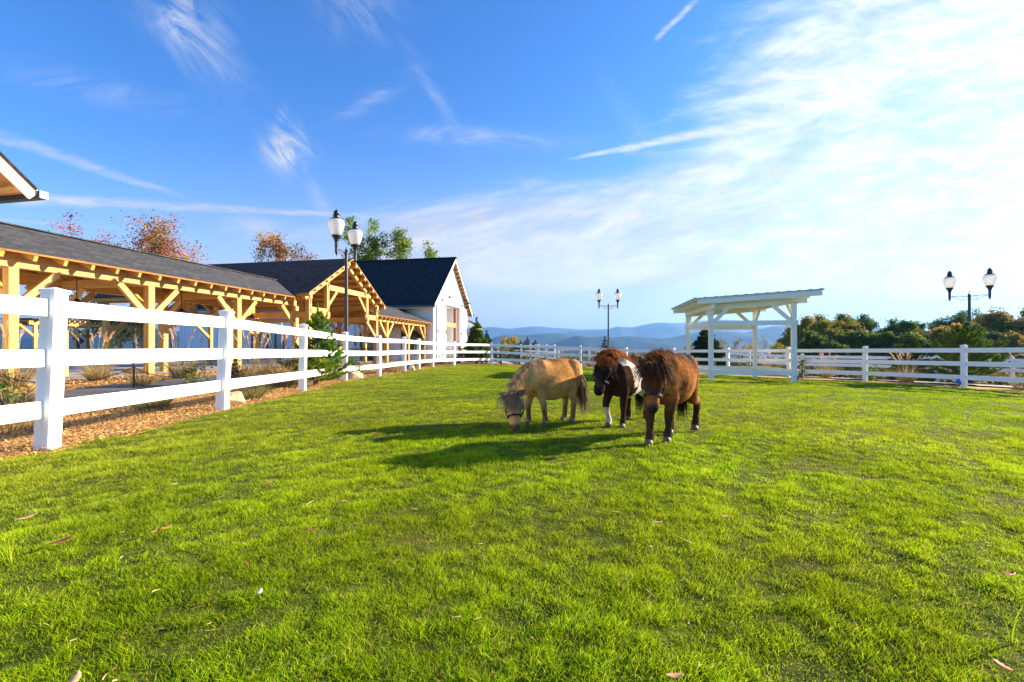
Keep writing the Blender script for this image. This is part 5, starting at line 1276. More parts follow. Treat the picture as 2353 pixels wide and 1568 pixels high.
def pony(S):
    r = np.random.default_rng(S['seed']); gz = S['gz']
    t = thing(S['name'], S['label'], 'pony', (S['O'][0], S['O'][1], gz), math.atan2(S['F'][1], S['F'][0]))
    m = MB(); h = S['h']; a3 = np.array
    Lh = S['half']
    st = [(-1.0, .74, .56, .07), (-.90, .815, .44, .14), (-.68, .865, .385, .178), (-.35, .858, .345, .198), (0, .835, S['belly'], S['wide']), (.3, .835, S['belly']+.02, S['wide']-.006), (.55, .86, .375, .175), (.8, .80, .43, .145), (.97, .71, .49, .095)]
    k = h/.86
    pts = [(a3((f*Lh, 0, (tp+bt)/2*k)), hw*k, (tp-bt)/2*k) for f, tp, bt, hw in st]
    m.loft(pts, (0, 1, 0), 24)
    # haunches and shoulders
    m.ell((-.72*Lh, .085*k, .66*k), (.15*k, .10*k, .19*k)); m.ell((-.72*Lh, -.085*k, .66*k), (.15*k, .10*k, .19*k))
    m.ell((.60*Lh, .075*k, .60*k), (.12*k, .09*k, .19*k)); m.ell((.60*Lh, -.075*k, .60*k), (.12*k, .09*k, .19*k))
    lk = k*S.get('thick', 1.0)*.90; hoofs = []
    for side, (hf, hl), lift, bend in S['fore']:       # hoof place, knee bend
        l0 = .098*side*k
        el = a3((.56*Lh+.02, l0, .44*k)); hoof = a3((hf, hl, lift))
        kn = el*.42+hoof*.58+a3((bend, 0, .035*k)); kn[2] = .26*k+lift*.5
        fe = a3((hoof[0]-.028*k, hoof[1], .088*k+lift))
        m.loft([(el+a3((-.01, -.01*side, .10*k)), .068*lk, .10*lk), (el, .062*lk, .082*lk), (el*.5+kn*.5, .048*lk, .058*lk), (kn+a3((0, 0, .03)), .044*lk, .048*lk), (kn, .044*lk, .047*lk), (kn*.6+fe*.4, .033*lk, .036*lk), (kn*.3+fe*.7, .031*lk, .035*lk), (fe, .038*lk, .043*lk), (hoof+a3((-.006, 0, .045*k)), .038*lk, .043*lk)], (0, 1, 0), 14)
        hoofs.append((hoof, fe))
    for side, (hf, hl), lift, bend in S['hind']:
        hp = a3((-.72*Lh, .10*side*k, .62*k)); hoof = a3((hf, hl, lift)); sf = a3((-.56*Lh+.1*(hf+.72*Lh), .108*side*k, .46*k))
        hk = a3((hf-.052*k+bend, hl*.8+.02*side, .295*k+lift*.6)); fe = a3((hf-.03*k, hl, .09*k+lift))
        m.loft([(hp, .085*lk, .13*lk), (hp*.45+sf*.55, .078*lk, .115*lk), (sf*.75+hk*.25+a3((-.01, 0, -.02)), .060*lk, .080*lk), (sf*.35+hk*.65, .045*lk, .055*lk), (hk+a3((-.004, 0, .02)), .038*lk, .052*lk), (hk+a3((.006, 0, -.03)), .037*lk, .046*lk), (hk*.5+fe*.5, .031*lk, .037*lk), (fe, .038*lk, .042*lk), (hoof+a3((-.006, 0, .045*k)), .038*lk, .043*lk)], (0, 1, 0), 14)
        hoofs.append((hoof, fe))
    # neck
    m.loft([(a3(p), w, d) for p, w, d in S['neck']], (0, 1, 0), 18)
    # head
    P, N_ = a3(S['poll']), a3(S['nose']); ax = vn(N_-P); fn = a3(S['face']); fn = vn(fn-ax*(fn@ax)); sd = np.cross(ax, fn); HL = np.linalg.norm(N_-P); hk_ = S.get('headk', 1.0)
    hs = [(.02, .058, .060, -.012), (.14, .080, .082, -.012), (.30, .089, .090, -.016), (.42, .082, .084, -.014), (.56, .066, .066, -.004), (.70, .058, .056, .002), (.82, .058, .054, .003), (.92, .058, .051, .001), (.985, .046, .040, -.004)]
    m.loft([(P+ax*HL*q+fn*o*1.0, w*hk_, d*hk_) for q, w, d, o in hs], sd, 20)
    H = lambda q, s, f: P+ax*HL*q+sd*s*hk_+fn*f*hk_     # head coordinates: along, sideways, out of the face
    for s in (-1, 1):
        m.ell(H(.30, s*.062, .052), (.030, .030, .026))           # brow
        m.ell(H(.36, s*.060, -.035), (.045, .045, .05))         # jaw
        m.ell(H(.90, s*.030, .022), (.022, .022, .024))          # nostril wing
    m.ell(H(.97, 0, -.022), (.030, .030, .024))                    # chin
    ob, V, NN, Tr = voxel_body(m, 'body', .0085, t, M['fur'], lambda p, n: S['col'](p, n, H, P, ax, HL), 7)
    fur('coat', V, NN, Tr, lambda p, n: S['col'](p, n, H, P, ax, HL), 70000, S.get('fur', .022), t, r, lambda p: np.tile(a3((-.75, 0, -.65)), (len(p), 1)),
        lift=.20, keep=lambda p: ~(((p-P)@ax > HL*.62) & (np.linalg.norm(np.cross(p-P, ax), axis=1) < .12)) & (p[:, 2] > .05))
    for hoof, fe in hoofs:
        mm = MB(); d = vn(a3((fe[0], fe[1], fe[2]))-hoof)
        q = hoof+a3((.0, 0, .0)); w = .045*lk
        mm.loft([(q+a3((.010, 0, .004)), w*.92, w*1.08), (q+a3((.004, 0, .03*k)), w*.86, w*.98), (q+a3((-.004, 0, .055*k)), w*.78, w*.88)], (0, 1, 0), 16, caps=False)
        mm.build('hoof', M['hoof'], t, smooth=True)
    # eyes, nostrils, mouth
    for s in (-1, 1):
        mm = MB(); c = H(.315, s*.074, .054); mm.ell(c, (.0165, .0165, .0165), 12, 8); mm.build('eye', M['eye'], t, smooth=True)
        mm = MB(); R3 = np.stack([sd*s*.8+fn*.5, ax, np.cross(sd*s*.8+fn*.5, ax)], 1); mm.ell(H(.925, s*.036, .036), (.011, .016, .009), 10, 6, R3); mm.build('nostril', M['eye'], t, smooth=True)
    # ears: hollow leaf shapes
    for s in (-1, 1):
        base = H(.035, s*.052, -.005); td = a3(S['ears'][0 if s < 0 else 1]); td = vn(ax*td[0]+sd*s*td[1]+fn*td[2]); eL = S.get('earL', .10)
        front = fn-td*(fn@td); front = vn(front); wd = np.cross(td, front); vs = []; fs = []; nR = 7; nC = 9
        for i in range(nR+1):
            q = i/nR; wq = .036*(math.sin(math.pi*min(q*.72+.25, 1)))**.8*(1-q**3)
            for j in range(nC):
                th_ = (j/(nC-1)-.5)*4.2
                vs.append(base+td*eL*q+wd*wq*math.sin(th_)*1.0-front*wq*.75*math.cos(th_)+front*.004)
        for i in range(nR):
            for j in range(nC-1): fs.append((i*nC+j, i*nC+j+1, (i+1)*nC+j+1, (i+1)*nC+j))
        mm = MB(); mm.add(vs, fs, [(0, 0)]*(4*len(fs))); me = mm.mesh('ear'); me.materials.append(M['fur'])
        ca = me.color_attributes.new('Col', 'FLOAT_COLOR', 'POINT'); ca.data.foreach_set('color', np.array([(*S['earcol'], 1)]*len(vs), np.float32).ravel())
        me.polygons.foreach_set('use_smooth', [True]*len(me.polygons))
        e = bpy.data.objects.new('ear', me); C.objects.link(e); e.parent = t
        so_ = e.modifiers.new('s', 'SOLIDIFY'); so_.thickness = .005
    # hair
    def locks(name, roots, dirs, L, width, droop, cols, curl=.25, segs=5, tip=None):
        n = len(roots); VV, F, q = ribbons(roots, dirs, L, r, width, droop, segs, curl)
        c = pick(cols, n, r, .18); c = np.repeat(c, 2*(segs+1), 0)
        if tip is not None: c = c*(1-q[:, None])+np.array(tip)*q[:, None]
        return npmesh(name, VV, F, M['hair'], np.clip(c, .003, .9), t)
    # mane along the crest
    cr = catmull([a3(p) for p in S['crest']], 14); n = S['manen']; k_ = r.random(n)*(len(cr)-1.001); i0 = k_.astype(int); f = (k_-i0)[:, None]
    rt_ = cr[i0]*(1-f)+cr[i0+1]*f+r.normal(0, .008, (n, 3)); tt = k_/len(cr)
    sdn = np.where(r.random(n) < S['manes'], 1, -1)[:, None]
    cs = np.gradient(cr, axis=0)[i0]; cs /= np.linalg.norm(cs, axis=1)[:, None]; lat = np.cross(cs, a3(S['crestup'])); lat /= np.linalg.norm(lat, axis=1)[:, None]
    dirs = a3(S['crestup'])*S.get('manerise', .55)+lat*sdn*r.uniform(.3, 1.0, (n, 1))+r.normal(0, .2, (n, 3))+a3(S.get('maneflow', (0, 0, 0)))
    mc = a3(S['manecol'])
    locks('mane', rt_, dirs, S['maneL']*r.uniform(.55, 1.15, n), .0075, S.get('manedroop', 2.6), mc, .35)
    # forelock
    n = S['foren']; a = r.normal(0, 1, n); rt_ = P+ax*HL*(.02+.06*r.random((n, 1)))+sd*(a*.028)[:, None]*hk_+fn*(.045+.02*r.random((n, 1)))
    dirs = fn*.75+ax*r.uniform(.1, .9, (n, 1))+sd*(a*.45)[:, None]+a3((0, 0, 1))*S.get('forerise', .25)+r.normal(0, .15, (n, 3))
    # droop follows gravity
    locks('forelock', rt_, dirs, S['foreL']*r.uniform(.6, 1.1, n), .007, S.get('foredroop', 2.4), S['forecol'], .3, tip=S.get('foretip'))
    # tail
    n = S.get('tailn', 520); tb = a3((-.985*Lh, 0, .76*k)); a = r.normal(0, .016, (n, 3)); rt_ = tb+a+a3((0, 0, -.10))*r.random((n, 1)); tdv = a3(S.get('taildir', (-.45, 0, -.6)))
    locks('tail', rt_, tdv+r.normal(0, .10, (n, 3)), S['tailL']*r.uniform(.6, 1.08, n), .007, 2.4, S['tailcol'], .12, segs=6)
    # halter: noseband, cheek straps, throat strap and poll strap wrapped round the head
    def ring(q, ext, name, th_=.0035, w=.011, tilt=0.0):
        hw = np.interp(q, [x[0] for x in hs], [x[1] for x in hs])*hk_; hd = np.interp(q, [x[0] for x in hs], [x[2] for x in hs])*hk_; o = np.interp(q, [x[0] for x in hs], [x[3] for x in hs])
        n = 30; vs = []; fs = []
        for i in range(n):
            th2 = 2*math.pi*i/n; c_, s_ = math.cos(th2), math.sin(th2)
            ctr = P+ax*(HL*q+tilt*s_)+fn*o
            rad_ = sd*(hw+ext)*c_+fn*(hd+ext)*s_; rn = vn(rad_)
            for dx, dz in ((-w, -th_), (w, -th_), (w, th_), (-w, th_)): vs.append(ctr+rad_+rn*dz+ax*dx)
        for i in range(n):
            j = (i+1) % n
            for b in range(4): c2 = (b+1) % 4; fs.append((i*4+b, i*4+c2, j*4+c2, j*4+b))
        mm = MB(); mm.add(vs, fs, [(0, 0)]*(4*len(fs))); return mm
    hx = ring(.655, .014, 'x')
    halter = hx.build('halter', M['leather'], t, smooth=False)
    for s in (-1, 1):
        mm = MB(); mm.beam(H(.655, s*.078, -.005), H(.46, s*.100, -.030), .02, .006, up=sd); mm.beam(H(.46, s*.100, -.030), H(.10, s*.088, -.05), .02, .006, up=sd); mm.build('cheek_strap', M['leather'], halter)
        mm = MB(); mm.tube([H(.655, s*.082, -.012)+ax*.016*math.cos(q)+fn*.016*math.sin(q) for q in np.linspace(0, 6.28, 10)], .0036, 5); mm.tube([H(.46, s*.104, -.030)+ax*.015*math.cos(q)+fn*.015*math.sin(q) for q in np.linspace(0, 6.28, 10)], .0036, 5); mm.build('buckle', M['brass'], halter)
    mm = MB(); mm.tube([H(.44, s*.10*math.cos(q) if False else 0, 0) for q in (0, 1) for s in (1,)] if False else [H(.46, .098, -.04), H(.52, .06, -.10), H(.53, 0, -.118), H(.52, -.06, -.10), H(.46, -.098, -.04)], .008, 6); mm.tube([H(.655, 0, -.07), H(.60, 0, -.10), H(.53, 0, -.118)], .007, 6); mm.build('throat_strap', M['leather'], halter)
    return t

def part_mask(p, P, ax, HL, H):
    d = p-P; al = (d@ax)/HL; rad_ = np.linalg.norm(d-np.outer(d@ax, ax), axis=1); return al, (al > -.08) & (rad_ < .125)
def col_tan(p, n, H, P, ax, HL):
    c = np.tile(np.array((.68, .34, .095)), (len(p), 1)); f, l, z = p.T
    c = mixc(c, (.80, .46, .17), (n3(p, 6)-.45)*2.2)
    c = mixc(c, (.55, .29, .09), (n3(p, 14, 4)-.55)*3)
    c = mixc(c, (.72, .58, .40), np.clip((-f-.31)*9, 0, 1)*np.clip((z-.45)*4, 0, 1))
    c = mixc(c, (.58, .42, .22), np.clip((.40-z)*6, 0, .5))
    c = mixc(c, (.12, .075, .045), np.clip((.34-z)*6, 0, .85)*(np.abs(f) > .12)*(z < .34))
    c = mixc(c, (.50, .38, .25), np.clip((.10-z)*12, 0, .6))
    al, hd = part_mask(p, P, ax, HL, H)
    hc = np.tile(np.array((.33, .19, .10)), (len(p), 1)); hc = mixc(hc, (.60, .29, .10), np.clip((al-.48)*7, 0, 1)); hc = mixc(hc, (.07, .045, .04), np.clip((al-.86)*9, 0, .9))
    return np.where(hd[:, None], hc, c)
def col_pie(p, n, H, P, ax, HL):
    f, l, z = p.T; nz = (n3(p, 7, 3)-.5)*.11
    dark = np.tile(np.array((.050, .024, .013)), (len(p), 1)); dark = mixc(dark, (.15, .060, .022), np.clip((n3(p, 9)-.42)*2.5, 0, .8)*np.clip((z-.4)*4, 0, 1))
    w = (f < .12+.30*(z-.45)+nz) & (f > -.40)
    w &= ~((z > .73+nz*1.5+.25*np.clip(f+.1, 0, 1)) & (f < .12+nz))
    w &= ~((z < .50+nz) & (f > -.02+nz) & (z > .37))
    w &= z > .30
    w |= (z > .76) & (f > .10) & (f < .33) & (np.abs(l) < .2)
    w |= (l < .03) & (f > .20) & (z < .265+nz*.4)                # white foreleg
    c = np.where(w[:, None], np.where((z < .32)[:, None], np.array((.52, .46, .38)), np.array((.74, .68, .60))), dark)
    al, hd = part_mask(p, P, ax, HL, H)
    hc = np.tile(np.array((.028, .016, .013)), (len(p), 1)); hc = mixc(hc, (.10, .06, .045), np.clip((n3(p, 20)-.5)*2, 0, .5)); hc = mixc(hc, (.014, .011, .012), np.clip((al-.8)*8, 0, 1))
    return np.where((hd & (f > .40))[:, None], hc, c)
def col_brn(p, n, H, P, ax, HL):
    f, l, z = p.T
    c = np.tile(np.array((.28, .10, .022)), (len(p), 1)); c = mixc(c, (.55, .23, .05), np.clip((n3(p, 7)-.42)*2.6, 0, 1)); c = mixc(c, (.09, .034, .014), np.clip((n3(p, 12, 6)-.55)*4, 0, .9))
    c = mixc(c, (.24, .15, .12), np.clip((z-.74)*9, 0, 1)*np.clip((-f-.05)*7, 0, .75)*np.clip(n3(p, 40)*1.8, 0, 1))
    c = mixc(c, (.42, .34, .32), np.clip((-f-.34)*10, 0, .7)*np.clip(n3(p, 30)*1.8, 0, 1)*np.clip((z-.4)*5, 0, 1))
    c = mixc(c, (.045, .024, .016), np.clip((.40-z)*6, 0, .9)*(z < .42)*(np.abs(f) > .16)); c = mixc(c, (.06, .03, .018), np.clip((f-.14)*6, 0, .75)*np.clip((.58-z)*5, 0, 1))
    al, hd = part_mask(p, P, ax, HL, H)
    hc = np.tile(np.array((.075, .036, .022)), (len(p), 1)); hc = mixc(hc, (.24, .085, .028), np.clip((al-.58)*9, 0, 1)*np.clip((.92-al)*10, 0, 1)); hc = mixc(hc, (.030, .018, .014), np.clip((al-.88)*9, 0, .9))
    return np.where((hd & (f > .45))[:, None], hc, c)

pony(dict(name='pony', label='tan pony grazing with its head down, silver mane and dark forelock', seed=1, O=(.494, 5.77), F=(-.82, -.57), gz=.03, h=.835, half=.405, belly=.315, wide=.205, thick=1.0,
          fore=((1, (.185, .085), 0, -.02), (-1, (.315, -.085), 0, .01)), hind=((1, (-.25, .10), 0, 0), (-1, (-.27, -.08), 0, 0)),
          neck=(((.20, 0, .60), .115, .20), ((.34, .005, .60), .105, .175), ((.45, .01, .545), .09, .145), ((.54, .02, .485), .075, .115), ((.605, .03, .43), .064, .09)),
          poll=(.605, .03, .425), nose=(.675, .175, .045), face=(.75, .66, .15), headk=1.14, ears=((-.30, 1.0, .15), (-.35, 1.0, .15)), earL=.125, earcol=(.34, .19, .11),
          crest=((.22, 0, .80), (.34, 0, .765), (.46, 0, .68), (.56, .01, .58), (.64, .02, .50)), crestup=(.45, 0, .9), manen=800, manes=.35, maneL=.11, manedroop=2.0, manecol=((.42, .33, .24), (.55, .46, .36), (.10, .06, .04), (.50, .38, .25)),
          foren=300, foreL=.25, forecol=((.07, .040, .026), (.15, .09, .055), (.36, .25, .16)), forerise=.1, foredroop=2.2, foretip=(.36, .24, .15), tailL=.64, tailcol=((.20, .15, .10), (.12, .09, .065), (.30, .22, .14)), col=col_tan, fur=.022))
pony(dict(name='pony', label='dark brown and white piebald pony walking, chestnut mane, one white foreleg', seed=2, O=(1.425, 5.77), F=(-.58, -.81), gz=.03, h=.865, half=.42, belly=.345, wide=.20, thick=.98,
          fore=((-1, (.36, -.062), .01, .075), (1, (.285, .085), 0, -.01)), hind=((-1, (-.33, -.09), 0, 0), (1, (-.52, .09), .02, -.02)),
          neck=(((.20, 0, .62), .115, .19), ((.32, -.01, .67), .105, .175), ((.41, -.03, .735), .092, .145), ((.465, -.045, .79), .078, .115)),
          headk=1.12, poll=(.475, -.05, .835), nose=(.61, -.075, .44), face=(.96, .26, .25), ears=((-.7, 1.0, -.1), (-1.0, .5, -.1)), earL=.10, earcol=(.035, .02, .015),
          crest=((.12, 0, .83), (.22, 0, .86), (.32, -.01, .885), (.41, -.03, .90), (.46, -.04, .885)), crestup=(-.25, 0, 1), manen=900, manes=.6, maneL=.21, manerise=.9, manedroop=3.2, manecol=((.36, .12, .02), (.50, .18, .03), (.14, .045, .015), (.42, .14, .025)),
          foren=650, foreL=.16, forecol=((.30, .09, .018), (.12, .04, .014), (.42, .14, .025)), forerise=1.0, foredroop=2.4, tailL=.62, tailcol=((.03, .018, .014), (.05, .03, .02)), taildir=(-.25, .1, -.8), col=col_pie, fur=.022))
pony(dict(name='pony', label='shaggy reddish-brown pony walking in front of the piebald one, forelock over its eyes', seed=3, O=(1.68, 4.83), F=(-.61, -.79), gz=.045, h=.89, half=.44, belly=.335, wide=.222, thick=1.12,
          fore=((-1, (.515, -.035), 0, .01), (1, (.275, .06), 0, -.01)), hind=((-1, (-.19, -.07), 0, 0), (1, (-.62, .075), .0, -.02)),
          neck=(((.20, 0, .62), .125, .20), ((.34, .0, .65), .115, .19), ((.44, .01, .69), .10, .16), ((.515, .02, .735), .082, .125)),
          headk=1.08, poll=(.545, .025, .775), nose=(.665, .055, .365), face=(.93, .34, .22), ears=((-1.0, .30, .05), (-.75, .9, -.1)), earL=.12, earcol=(.05, .026, .018),
          crest=((.10, 0, .86), (.22, 0, .88), (.34, 0, .87), (.44, .01, .86), (.52, .02, .84)), crestup=(-.2, 0, 1), manen=850, manes=.55, maneL=.20, manerise=.7, manedroop=3.2, manecol=((.20, .075, .02), (.09, .035, .014), (.30, .12, .035)),
          foren=800, foreL=.28, forecol=((.020, .012, .010), (.035, .02, .014), (.09, .035, .016)), forerise=.45, foredroop=2.2, foretip=(.10, .04, .018), tailL=.60, tailcol=((.025, .016, .012), (.05, .03, .02)), taildir=(-.2, -.1, -.8), col=col_brn, fur=.030))

# ------------------------------------------------------------------ people far off
def figure(label, loc, rotz, J, shirt, legs_m, hairlong):
    t = thing('person', label, 'person', loc, rotz)
    a3 = np.array; m = MB()
    for ch, w in (((J['pel'], J['chest'], J['neck']), ((.15, .11), (.17, .11), (.06, .06))), ):
        m.loft([(a3(p), *q) for p, q in zip(ch, w)], (0, 1, 0), 14)
    m.loft([(a3(J['neck']), .05, .05), (a3(J['neck'])*.3+a3(J['head'])*.7, .05, .055)], (0, 1, 0), 10); m.ell(J['head'], (.095, .078, .12)); hd = a3(J['head']); m.ell(hd+a3((.095, 0, -.01)), (.02, .014, .025))
    for s in ('l', 'r'):
        m.tube([a3(J['sh'+s]), a3(J['el'+s]), a3(J['wr'+s])], [.055, .043, .03], 8); w = a3(J['wr'+s]); d = vn(w-a3(J['el'+s]))
        m.ell(w+d*.05, (.035, .035, .03))
        sd = vn(np.cross(d, (0, 0, 1)))
        for q in (-1.5, -.5, .5, 1.5): m.tube([w+d*.07+sd*.016*q, w+d*(.15-.01*abs(q))+sd*.018*q], [.009, .007], 5)
        m.tube([w+d*.03+sd*.03, w+d*.08+sd*.06], [.010, .008], 5)
        m.tube([a3(J['hp'+s]), a3(J['kn'+s]), a3(J['an'+s])], [.085, .06, .04], 8); an = a3(J['an'+s]); m.ell(an+a3((.06, 0, -.04)), (.12, .045, .04))
    voxel_body(m, 'body', .014, t, M['skin'], lambda p, n: np.ones((len(p), 3)), 3)
    m = MB(); m.loft([(a3(J['pel'])+(0, 0, -.03), .175, .13), (a3(J['chest']), .195, .13), (a3(J['neck'])+(0, 0, -.05), .11, .08)], (0, 1, 0), 14)
    for s in ('l', 'r'): m.tube([a3(J['sh'+s]), a3(J['el'+s])*.8+a3(J['sh'+s])*.2], [.075, .06], 8)
    voxel_body(m, 'shirt', .016, t, shirt, lambda p, n: np.ones((len(p), 3)), 3)
    m = MB(); m.ell(a3(J['pel'])+(0, 0, -.03), (.15, .18, .12))
    for s in ('l', 'r'): m.tube([a3(J['hp'+s]), a3(J['kn'+s]), a3(J['an'+s])], [.10, .075, .06], 8)
    voxel_body(m, 'trousers', .016, t, legs_m, lambda p, n: np.ones((len(p), 3)), 3)
    m = MB(); m.ell(hd+a3((-.02, 0, .03)), (.10, .09, .115), 12, 8)
    if hairlong: m.loft([(hd+a3((-.05, 0, .02)), .09, .06), (hd+a3((-.10, 0, -.15)), .10, .06), (hd+a3((-.12, 0, -.32)), .08, .05)], (0, 1, 0), 12)
    m.build('hair', M['hairb'] if hairlong else M['black'], t, smooth=True)
    return t
p = put(1059, 30.2)
figure('person with long brown hair crouching in blue jeans by the barn, hand raised to head', p, R(-120), dict(pel=(0, 0, .42), chest=(.10, 0, .72), neck=(.14, 0, .92), head=(.17, 0, 1.06), shl=(.12, .19, .86), shr=(.12, -.19, .86), ell=(.34, .30, .95), wrl=(.26, .12, 1.12), elr=(.32, -.24, .66), wrr=(.46, -.12, .55), hpl=(0, .10, .42), hpr=(0, -.10, .42), knl=(.42, .16, .46), knr=(.38, -.15, .36), anl=(.32, .16, .08), anr=(.05, -.15, .08)), M['hairb'], M['jeans'], True)
p = put(183, 27.0)
figure('person in a dark shirt beyond the walkway with one arm stretched out', p, R(-95), dict(pel=(0, 0, .98), chest=(.0, 0, 1.30), neck=(.0, 0, 1.52), head=(.02, 0, 1.66), shl=(.0, .19, 1.44), shr=(0, -.19, 1.44), ell=(.02, .22, 1.16), wrl=(.14, .22, .95), elr=(.02, -.48, 1.50), wrr=(.04, -.74, 1.54), hpl=(0, .10, .92), hpr=(0, -.10, .92), knl=(.03, .11, .50), knr=(.02, -.11, .50), anl=(0, .11, .08), anr=(0, -.11, .08)), M['darkshirt'], M['gutter'], False)

# ------------------------------------------------------------------ small things round the yard
def boulder(label, loc, s, seed):
    r = np.random.default_rng(seed); bm = bmesh.new(); bmesh.ops.create_icosphere(bm, subdivisions=4, radius=1)
    pl = [(vn(r.normal(0, 1, 3)), r.uniform(.55, .85)) for _ in range(12)]
    for v in bm.verts:
        c = np.array(v.co)
        for n, d in pl:
            e = c@n-d
            if e > 0: c = c-n*e
        c = c*(1+.05*(fbm(np.array([c[0]*4+c[2]]), np.array([c[1]*4-c[2]]), 3)[0]-.5)); v.co = Vector(c*np.array(s))
    me = bpy.data.meshes.new('boulder'); bm.to_mesh(me); bm.free(); me.materials.append(M['rock'])
    o = bpy.data.objects.new('boulder', me); C.objects.link(o); o.location = (loc[0], loc[1], loc[2]+s[2]*.45); o.rotation_euler = (0, 0, r.random()*6); tag(o, label, 'boulder'); return o
boulder('large pale sandstone boulder at the foot of the second fence post', put(541, 7.25), (.23, .20, .16), 1)
boulder('pale boulder at the fence foot right of the fourth post, before the lamp', put(818, 13.7), (.28, .2, .19), 2)
boulder('small light boulder right of the sixth fence post', put(945, 18.9), (.15, .15, .19), 3)
boulder('small grey stone in the mulch below the far walkway', put(918, 20.5), (.2, .15, .14), 4)
# blue cover at the foot of a right-hand post
m = MB(); x, y = (2202.5-1176.5)/FPX*14.78, 14.78
c = np.array((x, y, 1-77.5/FPX*14.78))
m.ell(c, (.07, .05, .065), 12, 8); m.ell(c+(-.05, -.01, -.035), (.05, .04, .03), 10, 6); m.ell(c+(.04, -.02, -.05), (.05, .04, .04), 10, 6); m.ell(c+(0, 0, .07), (.03, .03, .04), 8, 6)
tag(m.build('plastic_bag', M['blue'], None, smooth=True), 'crumpled blue plastic bag caught on the fence post by the big pine', 'bag')
m = MB(); p = put(937, 20.2); m.ell((p[0], p[1], p[2]+.08), (.10, .07, .09), 10, 7); m.ell((p[0]+.05, p[1], p[2]+.15), (.04, .03, .05), 8, 6)
tag(m.build('plastic_bag', M['blue'], None, smooth=True), 'little blue plastic bag on the mulch beside the small light boulder', 'bag')
# chain barrier along the path
def chain_post(loc, label):
    t = thing('chain_post', label, 'bollard', loc, 0, 'short black posts of the chain barrier'); m = MB(); m.lathe([(.02, -.1), (.02, .50), (.032, .51), (.032, .54), (.02, .57), (.004, .58)], n=12); m.build('shaft', M['black'], t)
    m = MB(); m.tube([(.03*math.cos(q), 0, .47+.03*math.sin(q)) for q in np.linspace(0, 6.28, 9)], .006, 5); m.build('ring', M['black'], t); return t
def chain(p, q, sag, label):
    p = np.array(p); q = np.array(q); L = np.linalg.norm(q-p); n = int(L/.055); m = MB(); d = vn(q-p); s = vn(np.cross(d, (0, 0, 1)))
    for k in range(n):
        f = (k+.5)/n; c = p+(q-p)*f-Zv*sag*4*f*(1-f); a = s if k % 2 else Zv
        m.tube([c+d*.034*math.cos(v)+a*.016*math.sin(v) for v in np.linspace(0, 2*math.pi, 8)], .0065, 4)
    tag(m.build('chain', M['black'], None), label, 'chain')
cps = [(-8.15, 6.3), (-8.0, 8.9), (-8.35, 11.6), (-8.6, 14.4), (-8.8, 17.2)]
cps = [put(-30, 8.2)[:2], put(307, 10.2)[:2], put(470, 13.4)[:2]]
cl = []
for i, (x, y) in enumerate(cps):
    chain_post((x, y, g1(x, y)), ('short black chain post just left of the frame beside the path', 'short black post at the end of the sagging chain, between the first two fence posts', 'short black post farther along the path behind the second fence post')[i]); cl.append((x, y, g1(x, y)+.46))
chain(cl[0], cl[1], .28, 'black chain sagging along the path edge behind the first fence post'); chain(cl[1], cl[2], .30, 'black chain hanging between the two farther short posts')
# timber logs, benches, tables, chairs
m = MB(); p = np.array(put(583, 15.2)); q = np.array(put(655, 15.6)); m.tube([p+(0, 0, .16), q+(0, 0, .16)], .09, 10); m2 = M['wood']
tag(m.build('log', m2, None), 'yellow peeled log lying on the pavement beyond the plume grass', 'log')
m = MB(); p = np.array(put(340, 16.2)); q = np.array(put(322, 16.4)); m.tube([p+(0, 0, .09), p+(-.9, .1, .09)], .08, 10)
tag(m.build('log', m2, None), 'peeled log lying on the pavement by the walkway post', 'log')
def bench_table(label, loc, rot):
    t = thing('picnic_table', label, 'picnic table', loc, rot)
    m = MB()
    for k in range(7): m.box((-.9, -.36+k*.105, .72), (.9, -.27+k*.105, .75))
    m.build('tabletop', M['black'], t)
    for s in (-1, 1):
        m = MB()
        for k in range(2): m.box((-.9, s*.72-.13+k*.14, .43), (.9, s*.72-.01+k*.14, .46))
        m.build('seat', M['black'], t)
        m = MB(); m.beam((s*.62, -.30, .72), (s*.62, -.62, 0), .05, .05); m.beam((s*.62, .30, .72), (s*.62, .62, 0), .05, .05); m.beam((s*.62, -.8, .42), (s*.62, .8, .42), .05, .05); m.build('leg', M['black'], t)
bench_table('black slatted picnic table behind the far fence, left one of two', put(1128, 31.8), R(8)); bench_table('black slatted picnic table behind the far fence, just left of the tan pony mane', put(1172, 30.4), R(-3))
def adirondack(label, loc, rot, m_, name='garden_chair'):
    t = thing(name, label, 'chair', loc, rot)
    m = MB()
    for k in range(5): m.obox((-.0+k*.1-.2, 0, .34-.03*k*(-1)), (.045, 0, .012), (0, .27, 0), (0, 0, .012))
    m.build('seat', m_, t); m = MB()
    for k in range(5): y = -.22+k*.11; m.beam((-.22, y, .28), (-.50, y*1.1, 1.0-.05*abs(k-2)), .095, .02, up=(1, 0, 0))
    m.build('backrest', m_, t)
    for s in (-1, 1):
        m = MB(); m.obox((.05, s*.32, .56), (.36, 0, 0), (0, .06, 0), (0, 0, .012)); m.build('armrest', m_, t)
        m = MB(); m.beam((.28, s*.30, 0), (.28, s*.30, .55), .09, .03); m.build('leg', m_, t); m = MB(); m.beam((-.45, s*.28, .02), (.28, s*.28, .36), .03, .11); m.build('leg', m_, t)
    return t
adirondack('wooden garden chair with a slatted back under the gable porch', put(806, 25.5), R(200), M['wood']); adirondack('dark garden chair on the pavement before the white barn wall', put(421, 30.5), R(-60), M['black'])
adirondack('pale grey slatted chair beside the wooden one under the porch', put(795, 23.8), R(150), M['gutter'])
adirondack('dark chair near the barn wall behind the second fence post', put(440, 33), R(-90), M['black'])
t = thing('bench', 'black bench with open back under the gable porch', 'bench', put(832, 29.5), R(15)); m = MB()
for k in range(4): m.box((-.75, -.2+k*.1, .43), (.75, -.12+k*.1, .46))
